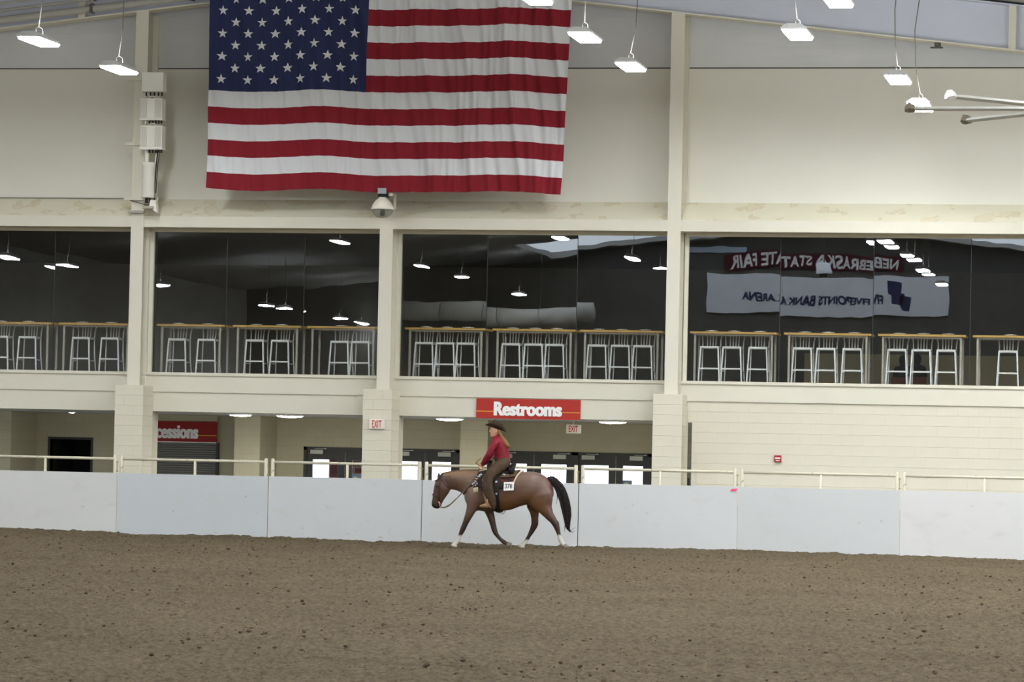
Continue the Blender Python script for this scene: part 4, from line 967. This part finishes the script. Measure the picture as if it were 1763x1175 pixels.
# coat colours
ca = hm.color_attributes.new('coat', 'FLOAT_COLOR', 'POINT')
cols = np.zeros((len(hm.vertices), 4), dtype=np.float32)
def mixc(a, b, t): t = max(0, min(1, t)); return tuple(a[i] * (1 - t) + b[i] * t for i in range(3))
C_body, C_roan, C_gold, C_leg, C_dark, C_white, C_neck, C_head = [lin(*c)[:3] for c in ((92, 63, 47), (134, 111, 101), (108, 73, 36), (56, 38, 29), (34, 28, 26), (210, 206, 198), (142, 115, 86), (84, 62, 50))]
for i, v in enumerate(hm.vertices):
    p = v.co; zx, zy = zoomxy(p); dy = p.y - YHS
    nz_ = mnoise.noise(Vector((p.x * 6, p.y * 6, p.z * 6))) * 0.5 + 0.5
    n2_ = mnoise.noise(Vector((p.x * 2.2 + 9, p.y * 2.2, p.z * 2.2)))
    c = mixc(C_body, C_roan, nz_ * 0.45 + n2_ * 0.6 + max(0, 1 - math.hypot(zx - 850, (zy - 540) * 1.2) / 170) * 0.8 + max(0, 1 - math.hypot(zx - 430, zy - 650) / 120) * 0.4)
    if 600 < zx < 960: c = mixc(c, C_gold, min(1, max(0, (zy - 610) / 130)) * 0.65 + n2_ * 0.8 + 0.12)
    if zx < 460 and zy < 540: c = mixc(c, C_neck, min(1, (545 - zy) / 45) * 0.8)
    if zx < 245 and zy > 520: c = mixc(c, C_head, 0.8)
    if zx < 260: c = mixc(c, C_dark, (zy - 680) / 70 * 0.9 if zx < 200 else 0)
    if zy > 790: c = mixc(c, C_leg, (zy - 790) / 90)
    if zx < 185 and zy < 545: c = mixc(c, C_dark, (545 - zy) / 30)
    near = dy < 0
    if near and zx < 400 and zy > 955: c = mixc(c, C_white, (zy - 968 + nz_ * 14) / 16)
    if near and zx > 950 and zy > 955: c = mixc(c, C_white, (zy - 968 + nz_ * 14) / 16)
    if (not near) and zx > 740 and zy > 990: c = mixc(c, C_white, (zy - 1000 + nz_ * 14) / 16)
    cols[i] = (*c, 1)
ca.data.foreach_set('color', cols.ravel())
coat = bpy.data.materials.new('roan_coat'); coat.use_nodes = True
nt = coat.node_tree; b_ = nt.nodes['Principled BSDF']; at = nt.nodes.new('ShaderNodeAttribute'); at.attribute_name = 'coat'
b_.inputs['Roughness'].default_value = 0.42; b_.inputs['Specular IOR Level'].default_value = 0.45
tc = nt.nodes.new('ShaderNodeTexCoord'); n = nt.nodes.new('ShaderNodeTexNoise'); n.inputs['Scale'].default_value = 90; n.inputs['Detail'].default_value = 3
mr = nt.nodes.new('ShaderNodeMapRange'); mr.inputs[3].default_value = 0.82; mr.inputs[4].default_value = 1.15
nt.links.new(tc.outputs['Object'], n.inputs['Vector']); nt.links.new(n.outputs['Fac'], mr.inputs[0])
mm = nt.nodes.new('ShaderNodeMix'); mm.data_type = 'RGBA'; mm.blend_type = 'MULTIPLY'; mm.inputs[0].default_value = 1.0
nt.links.new(at.outputs['Color'], mm.inputs[6]); nt.links.new(mr.outputs[0], mm.inputs[7]); nt.links.new(mm.outputs[2], b_.inputs['Base Color'])
hm.materials.append(coat)
hroot = HP(650, 1050); hroot.z = 0
horse = empty('horse', hroot, 'brown roan horse with white socks walking to the left under saddle', 'horse')
link('body', hm, horse, (0, 0, 0))
hoof_m = mat('grey_hoof', (128, 120, 108), 0.5); hoof_w = mat('pale_hoof', (206, 198, 184), 0.5)
def hoof(c0, c1, r0, r1, dy, m_):
    a = HP(*c0, dy); b = HP(*c1, dy)
    MB().tube([a, a * .6 + b * .4, b], [r0, (r0 + r1) / 2 * 1.02, r1], 14, up=(0, 1, 0)).build('hoof', m_, horse, True)
hoof((279, 1032), (266, 1052), .044, .060, -.15, hoof_w)
hoof((665, 1031), (690, 1047), .044, .058, .14, hoof_m)
hoof((784, 1036), (770, 1058), .044, .060, .15, hoof_w)
hoof((1094, 1040), (1112, 1066), .044, .058, -.15, hoof_m)
for sg in (-1, 1):
    e_ = HP(139, 600, sg * .094)
    MB().lathe(e_, [(0.002, -.016), (.014, -.008), (.017, 0), (.014, .008), (.002, .016)], 12, 'y').build('eye', rubber, horse, True)
    e_ = HP(108, 738, sg * .052)
    MB().lathe(e_, [(.001, -.008), (.014, -.005), (.016, 0), (.001, .006)], 10, 'y').build('nostril', rubber, horse, True)
# mane (falls on the far side, its roots show along the crest) and forelock
mane_m = mat('tan_mane', (112, 88, 66), 0.7, var=0.25, vscale=25)
crest = [(185, 506), (220, 497), (260, 491), (310, 485), (360, 483), (410, 482), (445, 484)]
mb = MB()
for k in range(46):
    t = k / 45 * (len(crest) - 1); i = min(int(t), len(crest) - 2); f_ = t - i
    zx = crest[i][0] * (1 - f_) + crest[i + 1][0] * f_; zy = crest[i][1] * (1 - f_) + crest[i + 1][1] * f_
    ln = 70 + 30 * random.random()
    mb.tube([HP(zx, zy + 4, -.012), HP(zx + 2, zy - 4, .02), HP(zx + 6, zy + ln * .4, .085), HP(zx + 10, zy + ln, .115)], [.012, .017, .016, .004], 6)
mb.build('mane', mane_m, horse, True)
tail_m = mat('black_brown_tail', (44, 34, 32), 0.55, var=0.25, vscale=20, dark=(24, 20, 20))
mb = MB()
spine = [(968, 545), (1000, 548), (1042, 585), (1078, 650), (1102, 730), (1116, 810), (1118, 870), (1122, 915), (1140, 940)]
wid = [20, 27, 32, 36, 36, 29, 21, 12, 4]
def spl(t):
    t = t * (len(spine) - 1); i = min(int(t), len(spine) - 2); f_ = t - i
    return tuple(spine[i][q] * (1 - f_) + spine[i + 1][q] * f_ for q in (0, 1)) + (wid[i] * (1 - f_) + wid[i + 1] * f_,)
P = []; Rr = []
for k in range(19):
    x_, y_, w_ = spl(k / 18); P.append(HP(x_, y_, 0)); Rr.append((w_ * PXM * .55, w_ * PXM * .8))
mb.tube(P, Rr, 14, up=(0, 1, 0))
for s in range(110):
    o1 = random.uniform(-1, 1); o2 = random.uniform(-.07, .07); st = random.uniform(0, .35); en = random.uniform(.75, 1.0)
    pts = []; rad = []
    for k in range(9):
        t = st + (en - st) * k / 8; x_, y_, w_ = spl(t); x0_, y0_, _ = spl(max(0, t - .03)); x1_, y1_, _ = spl(min(1, t + .03))
        dx, dy_ = x1_ - x0_, y1_ - y0_; L2 = math.hypot(dx, dy_) or 1
        spread = w_ * .95 * o1 + 4 * math.sin(t * 9 + s)
        pts.append(HP(x_ - dy_ / L2 * spread, y_ + dx / L2 * spread, o2 * min(1, t * 3))); rad.append(.006 if k < 8 else .001)
    mb.tube(pts, rad, 5)
for (a, b, c_) in (((1120, 900), (1140, 935), (1180, 905)), ((1118, 905), (1150, 945), (1176, 935)), ((1116, 890), (1135, 942), (1165, 945)), ((1105, 860), (1098, 920), (1096, 950)), ((1040, 650), (1042, 690), (1036, 740))):
    mb.tube([HP(*a), HP(*b), HP(*c_)], [.007, .006, .001], 5)
mb.build('tail', tail_m, horse, True)

# trunk surface at side-view position zx and angle phi (0 = back, pi/2 = near side)
def trunk(zx, phi, off):
    for i in range(len(TR) - 1):
        if TR[i][0] <= zx <= TR[i + 1][0]: break
    f_ = (zx - TR[i][0]) / (TR[i + 1][0] - TR[i][0])
    t, b, w = [TR[i][q] * (1 - f_) + TR[i + 1][q] * f_ for q in (1, 2, 3)]
    a = HP(zx, t); bb = HP(zx, b); c = (a + bb) / 2; h_ = (a - bb).length / 2
    co, si = math.cos(phi), math.sin(phi); pw = 0.88
    co = math.copysign(abs(co) ** pw, co); si = math.copysign(abs(si) ** pw, si)
    return Vector((c.x, c.y - (w + off) * si, c.z + (h_ + off) * co))
def drape(name, m_, parent, xfun, phi0, phi1, off, nu=30, nv=26, th=0.012):
    """sheet lying on the trunk; xfun(v) gives the side-view x range at each height v"""
    mb = MB()
    def fn(o_):
        def g(u, v):
            ph = phi0 + (phi1 - phi0) * v; xa_, xb_ = xfun(ph)
            return trunk(xa_ + (xb_ - xa_) * u, ph, o_)
        return g
    mb.grid(fn(off + th), nu, nv); o1 = len(mb.v) // 1
    mb.grid(fn(off), nu, nv)
    n1_ = (nu + 1) * (nv + 1)
    rim = [i for i in range(nu + 1)] + [(j + 1) * (nu + 1) - 1 for j in range(1, nv + 1)] + [nv * (nu + 1) + i for i in range(nu - 1, -1, -1)] + [j * (nu + 1) for j in range(nv - 1, 0, -1)]
    for a, b in zip(rim, rim[1:] + rim[:1]): mb.f.append((a, b, b + n1_, a + n1_))
    return mb.build(name, m_, parent, True)
pad = empty('saddle_pad', HP(620, 490), 'dark patterned saddle pad with pale binding under the saddle', 'saddle pad')
pad_m = mat('dark_woven_pad', (52, 46, 44), 0.9, var=0.2, vscale=12)
ramp_spots(pad_m, 14, 0.60, 0.64, (120, 52, 42), stretch=(1, 1, 0.6), detail=1, amount=0.7, seed=2)
bind_m = mat('pale_binding', (206, 194, 164), 0.8)
PH = 1.42
drape('blanket', pad_m, pad, lambda p: (445 - 6 * abs(p), 785 - 38 * abs(p)), -PH, PH, 0.004, 30, 40, 0.02)
drape('binding', bind_m, pad, lambda p: (780 - 38 * abs(p), 790 - 38 * abs(p)), -PH, PH, 0.003, 3, 40, 0.03)
# cream fringe at the front lower corner and silver diamonds
mb = MB()
for k in range(9):
    p = trunk(437 + k * 4.2, 1.40, .035); mb.tube([p, p + Vector((0, -.008, -.03)), p + Vector((0.004, -.006, -.085))], [.006, .006, .003], 5)
mb.build('fringe', bind_m, pad)
conch_m = mat('silver_concho', (206, 210, 220), 0.3, metal=0.6)
def concho(zx, phi, r, off, parent):
    p = trunk(zx, phi, off); q = trunk(zx, phi, off + .02); nrm = (q - p).normalized()
    e1 = Vector((1, 0, 0)); e2 = nrm.cross(e1).normalized()
    mb = MB(); mb.rings([[p + nrm * h_ + (e1 * math.cos(a) + e2 * math.sin(a)) * rr for a in [i * math.pi / 4 for i in range(8)]] for h_, rr in ((0, r), (.004, r), (.007, r * .6))])
    mb.build('concho', conch_m, parent)
for k, (zx, ph) in enumerate(((452, .72), (464, .80), (446, .86), (458, .94), (446, 1.02), (460, 1.08), (447, 1.15), (461, 1.21), (448, 1.28), (480, .62), (470, .68), (488, .70), (476, .78))):
    concho(zx, ph, .015, .024, pad)
sad_m = mat('brown_saddle_leather', (94, 72, 52), 0.5, var=0.2, vscale=10); sad_d = mat('dark_saddle_leather', (44, 36, 32), 0.45, var=0.2, vscale=10); sad_b = mat('black_seat_leather', (24, 22, 22), 0.35)
sad = empty('saddle', HP(620, 490), 'brown western saddle with black cantle under the rider', 'saddle')
drape('skirt', sad_m, sad, lambda p: (520, 762 - 18 * abs(p)), -.86, .86, 0.03, 24, 24, 0.022)
drape('seat_jockey', sad_d, sad, lambda p: (540 + 20 * abs(p), 722 - 40 * abs(p)), -.62, .62, 0.055, 20, 16, 0.02)
for sg in (-1, 1):
    mb = MB(); n_ = 14
    mb.grid(lambda u, v: trunk(592 + 46 * u - 4 * v, sg * (.62 + .95 * v), .05 + .012), 6, n_)
    mb.grid(lambda u, v: trunk(592 + 46 * u - 4 * v, sg * (.62 + .95 * v), .05), 6, n_)
    mb.build('flank_billet', sad_d, sad, True)
    mb = MB(); mb.grid(lambda u, v: trunk(500 + 70 * u, sg * (.6 + .95 * v), .062), 6, n_); mb.grid(lambda u, v: trunk(500 + 70 * u, sg * (.6 + .95 * v), .05), 6, n_)
    mb.build('fender', sad_d, sad, True)
# swell, horn, cantle
mb = MB(); mb.tube([HP(540, 492, -.22), HP(536, 455, -.16), HP(535, 440, 0), HP(536, 455, .16), HP(540, 492, .22)], [.05, .05, .05, .05, .05], 12, up=(1, 0, 0)); mb.build('swell', sad_d, sad, True)
mb = MB(); mb.tube([HP(540, 445), HP(540, 425), HP(541, 416)], [.04, .034, .03], 10); mb.lathe(HP(541, 412), [(.03, -.010), (.052, -.004), (.054, .008), (.035, .016)], 16); mb.build('horn', sad_b, sad, True)
mb = MB(); mb.tube([HP(690, 500, -.24), HP(700, 462, -.19), HP(706, 446, -.1), HP(708, 441, 0), HP(706, 446, .1), HP(700, 462, .19), HP(690, 500, .24)], [(.03, .05), (.035, .07), (.035, .075), (.035, .078), (.035, .075), (.035, .07), (.03, .05)], 10, up=(0, 0, 1)); mb.build('cantle', sad_b, sad, True)
mb = MB(); mb.tube([HP(560, 470), HP(610, 470), HP(660, 462), HP(695, 450)], [(.05, .13), (.045, .16), (.05, .18), (.04, .16)], 14); mb.build('seat', sad_b, sad, True)
# cinch round the belly
mb = MB(); mb.grid(lambda u, v: trunk(592 + 40 * u, 1.5 + (2 * math.pi - 3.0) * v, .02), 4, 40); mb.grid(lambda u, v: trunk(592 + 40 * u, 1.5 + (2 * math.pi - 3.0) * v, .008), 4, 40)
mb.build('cinch', sad_d, sad, True)
concho(610, 1.15, .022, .07, sad); concho(612, 1.62, .022, .035, sad); concho(655, .66, .02, .056, sad); concho(668, .70, .014, .056, sad); concho(690, .72, .014, .056, sad)
MB().tube([HP(585, 775, -.05), HP(600, 798, -.03), HP(640, 803, 0), HP(650, 785, .04)], .006, 5).build('hanging_strap', sad_d, sad)
wood_st = mat('tan_stirrup', (184, 140, 100), 0.5)
for sg, zo in ((-1, 0), (1, 6)):
    dy = sg * .385
    mb = MB(); mb.tube([HP(545 + zo, 520, sg * .30), HP(528 + zo, 600, sg * .345), HP(512 + zo, 690, dy)], [(.012, .035)] * 3, 8, up=(0, 1, 0)); mb.build('stirrup_leather', sad_d, sad)
    st = [HP(512 + zo, 688, dy), HP(508 + zo, 700, dy - sg * .055), HP(508 + zo, 745, dy - sg * .07), HP(512 + zo, 752, dy), HP(522 + zo, 748, dy + sg * .06), HP(518 + zo, 700, dy + sg * .05), HP(512 + zo, 688, dy)]
    MB().tube(st, [(.012, .03)] * len(st), 8, up=(1, 0, 0)).build('stirrup', wood_st, sad, True)
# number card
p0, p1, p2, p3 = [trunk(x_, ph, .045) for x_, ph in ((643, 1.30), (716, 1.30), (716, 1.02), (643, 1.02))]
ctop = HP(680, 570, -.345); cbot = HP(680, 634, -.36)
x0, x1 = HP(641, 600, -.35).x, HP(717, 600, -.35).x
card = empty('number_card', (ctop.x, ctop.y, cbot.z), 'white competition number card reading 378 on the saddle pad', 'number card')
yb, yt_ = YHS - .362, YHS - .345
MB().prism([(x0, yb, cbot.z), (x1, yb, cbot.z + .012), (x1, yt_, ctop.z + .012), (x0, yt_, ctop.z)], (0, .004, 0)).build('card', white_ink, card)
t_ = text_mb('378', x0 + .025, x1 - .03, (ctop.z + cbot.z) / 2 + .006, .085, 0, 0.02, depth=0.002)
t_.v = [(v[0], yb + (yt_ - yb) * (v[2] - cbot.z) / (ctop.z - cbot.z) - .001 + v[1], v[2]) for v in t_.v]
t_.build('digits', mat('black_digits', (48, 46, 66), 0.6), card)
# bridle and reins
tack_m = mat('tack_leather', (70, 50, 38), 0.5); rein_m = mat('rawhide_rein', (112, 92, 68), 0.6); redb = mat('red_trim', (200, 70, 50), 0.5)
br_ = empty('bridle', HP(160, 640, -.1), 'dark leather bridle with rawhide reins on the horse', 'bridle')
def headband(name, pts, m_, w=.014):
    MB().tube([HP(*p) for p in pts], [(w * .45, w)] * len(pts), 6, up=(0, 1, 0)).build(name, m_, br_, True)
headband('cheek_strap', [(172, 508, -.03), (166, 540, -.085), (158, 600, -.108), (156, 660, -.085), (158, 715, -.068)], tack_m)
headband('cheek_strap', [(172, 508, .03), (166, 540, .085), (158, 600, .108), (156, 660, .085), (158, 715, .068)], tack_m)
headband('browband', [(158, 545, -.09), (133, 556, -.06), (126, 560, 0), (133, 556, .06), (158, 545, .09)], tack_m)
headband('throat_latch', [(166, 540, -.085), (205, 590, -.095), (236, 616, -.04), (236, 616, .04), (205, 590, .095), (166, 540, .085)], tack_m, .009)
headband('noseband', [(154, 690, -.078), (112, 664, -.05), (106, 660, 0), (112, 664, .05), (154, 690, .078)], tack_m)
headband('bit', [(150, 716, -.07), (158, 722, -.074), (162, 745, -.07), (168, 756, -.06)], conch_m, .009)
headband('curb_strap', [(150, 712, -.07), (168, 730, -.07), (172, 745, -.03), (172, 745, .03), (168, 730, .07), (150, 712, .07)], redb, .009)
headband('rein', [(168, 756, -.06), (190, 762, -.10), (225, 752, -.16), (270, 712, -.22), (310, 668, -.24), (350, 630, -.27), (400, 560, -.24), (445, 500, -.20), (470, 458, -.16)], rein_m, .009)
headband('rein', [(168, 756, .06), (195, 758, .06), (240, 735, .1), (290, 690, .15), (325, 655, .15), (350, 610, .14), (400, 545, .13), (440, 490, .07), (470, 456, -.13)], rein_m, .009)
headband('rein', [(470, 452, -.16), (452, 440, -.14), (438, 425, -.12), (430, 432, -.12), (440, 415, -.11), (455, 402, -.11), (470, 388, -.11)], mat('tan_romal', (150, 112, 66), 0.6), .012)
bc_ = empty('breast_collar', HP(400, 600, -.2), 'dark breast collar with silver dots across the horse chest', 'breast collar')
cpts = [(455, 545, -.245), (425, 572, -.255), (395, 595, -.245), (365, 625, -.205), (345, 652, -.11), (338, 660, 0), (345, 652, .11), (365, 625, .205), (395, 595, .245), (455, 545, .245)]
MB().tube([HP(*p) for p in cpts], [(.008, .022)] * len(cpts), 6, up=(0, 1, 0)).build('strap', tack_m, bc_, True)
for q in ((408, 584, -.262), (420, 575, -.266), (432, 566, -.266)):
    MB().lathe(HP(*q), [(.001, -.012), (.014, -.008), (.016, .0), (.001, .004)], 10, 'y').build('concho', conch_m, bc_)

# ------------------------------------------------------------------ rider
rd = empty('person', HP(640, 470), 'rider in dark red shirt, brown chaps and dark cowboy hat on the horse', 'person')
mb = MB()
tor = [((622, 432), .11, .155), ((632, 405), .132, .15), ((628, 372), .138, .138), ((619, 335), .130, .148), ((608, 300), .122, .168), ((597, 268), .108, .175), ((589, 245), .08, .13), ((582, 228), .05, .06)]
limb(mb, [(c[0], c[1], 0, a, b) for c, a, b in tor], 18)
limb(mb, [(586, 240, 0, .05, .052), (578, 218, 0, .047, .048), (574, 200, 0, .05, .05)], 12)
# head: cranium, face, jaw, nose
limb(mb, [(592, 140, 0, .03, .03), (586, 150, 0, .075, .062), (580, 168, 0, .095, .074), (575, 188, 0, .092, .074), (566, 206, 0, .068, .06), (556, 220, 0, .035, .035)], 16)
limb(mb, [(551, 168, 0, .014, .010), (543, 180, 0, .017, .012), (538, 190, 0, .018, .016), (548, 196, 0, .016, .014)], 8)
limb(mb, [(553, 198, 0, .022, .03), (549, 207, 0, .020, .028), (551, 219, 0, .026, .03), (560, 226, 0, .024, .03)], 8)
for sg in (-1, 1):
    limb(mb, [(583, 178, sg * .072, .016, .010), (588, 190, sg * .078, .02, .012), (584, 202, sg * .072, .012, .008)], 8)
ARMN = [(590, 262, -.13, .07, .06), (570, 282, -.20, .06, .055), (550, 318, -.235, .05, .05), (530, 360, -.245, .043, .043), (508, 395, -.215, .042, .04), (488, 428, -.175, .032, .03), (478, 443, -.155, .026, .02)]
ARMF = [(590, 262, .13, .07, .06), (572, 285, .20, .06, .055), (556, 322, .225, .05, .05), (540, 366, .20, .043, .043), (515, 400, .10, .042, .04), (494, 428, -.01, .032, .03), (482, 441, -.065, .026, .02)]
LEGN = [(632, 425, -.09, .10, .09), (600, 455, -.19, .098, .09), (560, 495, -.30, .085, .08), (522, 535, -.365, .07, .065), (506, 555, -.385, .066, .06), (508, 600, -.40, .062, .058), (514, 660, -.40, .056, .05), (520, 715, -.395, .045, .04), (522, 738, -.395, .045, .04)]
LEGF = [(a, b, -c, d, e) for a, b, c, d, e in LEGN]
for L_ in (ARMN, ARMF, LEGN, LEGF): limb(mb, L_, 12)
# boots' feet inside the same skin
for sg in (-1, 1): limb(mb, [(536, 742, sg * .395, .03, .03), (515, 744, sg * .395, .036, .038), (490, 748, sg * .40, .03, .042), (465, 748, sg * .405, .018, .028)], 10)
# hands: palm, four fingers closed round the rein, thumb on top
def hand(wx, wy, wd, sg):
    limb(mb, [(wx, wy, wd, .022, .018), (wx - 7, wy + 8, wd, .034, .018), (wx - 12, wy + 16, wd, .036, .017), (wx - 16, wy + 22, wd, .03, .014)], 10)
    for q in range(4):
        fx_, fy_ = wx - 20 + q * 7, wy + 14 + q * 5 - (2 if q in (0, 3) else 0)
        ln = (1.0, 1.12, 1.05, .85)[q]
        limb(mb, [(fx_ + 4, fy_ - 4, wd - .012, .009, .009), (fx_ - 5 * ln, fy_ + 4 * ln, wd - .02, .0088, .0088), (fx_ - 3 * ln, fy_ + 11 * ln, wd - .004, .008, .008), (fx_ + 4, fy_ + 10 * ln, wd + .012, .007, .007)], 8)
    limb(mb, [(wx - 4, wy + 2, wd - .015, .011, .011), (wx - 14, wy + 3, wd - .028, .0095, .0095), (wx - 22, wy + 9, wd - .022, .008, .008)], 8)
hand(478, 440, -.155, -1); hand(482, 438, -.075, 1)
bmesh_ = fuse(mb, 'body', 0.0065, 3, 0.5); bmesh_.materials.append(skin)
link('body', bmesh_, rd, (0, 0, 0))
def garment(name, parts, m_, grow, voxel=0.009, smooth=5):
    g = MB()
    for pts in parts: limb(g, [(p[0], p[1], p[2], p[3] + grow, p[4] + grow) for p in pts], 16)
    me = fuse(g, name, voxel, smooth); me.materials.append(m_)
    return link(name, me, rd, (0, 0, 0))
shirt_m = mat('dark_red_shirt', (136, 26, 44), 0.6, var=0.25, vscale=9, bump=0.9, bscale=12)
torso_pts = [(c[0], c[1], 0, a, b) for c, a, b in tor]
garment('shirt', [torso_pts[1:7], [(602, 272, 0, .10, .17), (592, 248, 0, .088, .135), (586, 236, 0, .070, .09), (580, 221, 0, .052, .056)], ARMN[:6] + [(481, 438, -.162, .034, .03)], ARMF[:6]], shirt_m, 0.012)
chap_m = mat('brown_leather_chaps', (72, 53, 33), 0.6, var=0.45, vscale=7, bump=1.0, bscale=9)
CH = [(655, 412, -.05, .10, .11), (635, 432, -.12, .125, .10), (597, 460, -.22, .118, .095), (555, 497, -.315, .10, .085), (522, 545, -.385, .098, .075), (519, 600, -.41, .105, .07), (530, 655, -.415, .10, .066), (552, 705, -.41, .082, .06), (564, 745, -.405, .055, .045), (568, 776, -.40, .02, .022)]
chaps_near = [CH, [(610, 425, 0, .10, .15), (655, 425, 0, .13, .165), (680, 430, 0, .09, .15)]]
garment('chaps', chaps_near + [[(a, b, -c, d, e) for a, b, c, d, e in CH]], chap_m, 0.0)
limbb = MB(); limb(limbb, [(606, 402, 0, .112, .158), (608, 392, 0, .112, .154)], 20)
limbb.build('belt', mat('dark_belt', (60, 44, 32), 0.5), rd, True)
boot_m = mat('tan_boot', (150, 122, 96), 0.5)
for sg in (-1, 1):
    b2 = MB(); limb(b2, [(540, 728, sg * .395, .03, .034), (534, 744, sg * .395, .042, .042), (510, 745, sg * .395, .046, .048), (486, 748, sg * .40, .036, .05), (462, 750, sg * .405, .016, .024)], 12)
    limb(b2, [(512, 640, sg * .40, .068, .062), (514, 670, sg * .40, .064, .057), (519, 705, sg * .397, .054, .048), (526, 738, sg * .395, .046, .044)], 12)
    limb(b2, [(548, 745, sg * .395, .02, .03), (546, 764, sg * .395, .02, .028)], 8)
    me = fuse(b2, 'boot', 0.008, 3); me.materials.append(boot_m); link('boot', me, rd, (0, 0, 0))
# spur
MB().tube([HP(552, 745, -.395), HP(572, 752, -.395), HP(580, 756, -.395)], .006, 6).build('spur', conch_m, rd)
# eyes and brows
for sg in (-1, 1):
    MB().lathe(HP(556, 178, sg * .060), [(.001, -.008), (.010, -.003), (.010, .004), (.001, .008)], 8, 'y').build('eye', rubber, rd)
# hair: long loose ponytail
hair_m = mat('blond_hair', (160, 128, 84), 0.6, var=0.3, vscale=14)
mb = MB()
limb(mb, [(600, 165, 0, .055, .07), (606, 185, 0, .055, .072), (612, 205, 0, .045, .06), (618, 220, 0, .035, .045)], 12)
for s in range(90):
    a = random.uniform(-1, 1); b = random.uniform(-1, 1)
    e_ = random.uniform(.7, 1.0)
    w1, w2 = random.uniform(-7, 7), random.uniform(-9, 9)
    pts = [(606 + 7 * a, 190 + 6 * b, b * .05), (624 + 7 * a, 222, b * .05), (646 + 12 * a + w1, 258, b * .07), (668 + 14 * a + w2, 295, b * .08), (684 + 14 * a, 300 + 42 * (e_ - .6), b * .07)]
    mb.tube([HP(*p) for p in pts], [.009, .009, .009, .008, .002], 5)
mb.build('hair', hair_m, rd, True)
# cowboy hat
hat_m = mat('dark_felt_hat', (56, 45, 30), 0.8, var=0.15, vscale=8)
hc = HP(582, 165); tilt = math.radians(17)
ex = Vector((math.cos(tilt), 0, -math.sin(tilt))); ez = Vector((math.sin(tilt), 0, math.cos(tilt))); ey = Vector((0, 1, 0))
mb = MB(); NB = 40
def brim_ring(k, z_off):
    r = []
    for i in range(NB):
        a = 2 * math.pi * i / NB; ca_, sa_ = math.cos(a), math.sin(a)
        rx_ = .105 + (.205 - .105) * k; ry_ = .085 + (.165 - .085) * k
        lift = (.075 * abs(sa_) ** 1.6 - .012 * abs(ca_) ** 3) * k ** 1.6
        r.append(hc + ex * (ca_ * rx_) + ey * (sa_ * ry_ * (1 - .12 * k * abs(sa_))) + ez * (lift + z_off))
    return r
mb.rings([brim_ring(0, 0), brim_ring(.35, 0), brim_ring(.7, 0), brim_ring(1, 0), brim_ring(1, .006), brim_ring(.7, .008), brim_ring(.35, .008), brim_ring(0, .008)], cap=False)
hat = mb.build('hat', hat_m, rd, True)
mb = MB()
def crown_ring(s, z, pinch=0):
    r = []
    for i in range(32):
        a = 2 * math.pi * i / 32; ca_, sa_ = math.cos(a), math.sin(a)
        yy = .086 * s * (1 - pinch * max(0, -ca_))
        r.append(hc + ex * (ca_ * .108 * s) + ey * (sa_ * yy) + ez * (z + (.012 * ca_ * ca_ if z > .09 else 0)))
    return r
mb.rings([crown_ring(1.0, 0), crown_ring(.98, .05, .05), crown_ring(.93, .09, .2), crown_ring(.82, .118, .3), crown_ring(.6, .122, .3), crown_ring(.3, .10, .2), crown_ring(.05, .088)])
mb.build('crown', hat_m, hat, True)
mb = MB(); mb.rings([crown_ring(1.015, .006), crown_ring(1.012, .026)], cap=False); mb.build('hat_band', sad_b, hat, True)
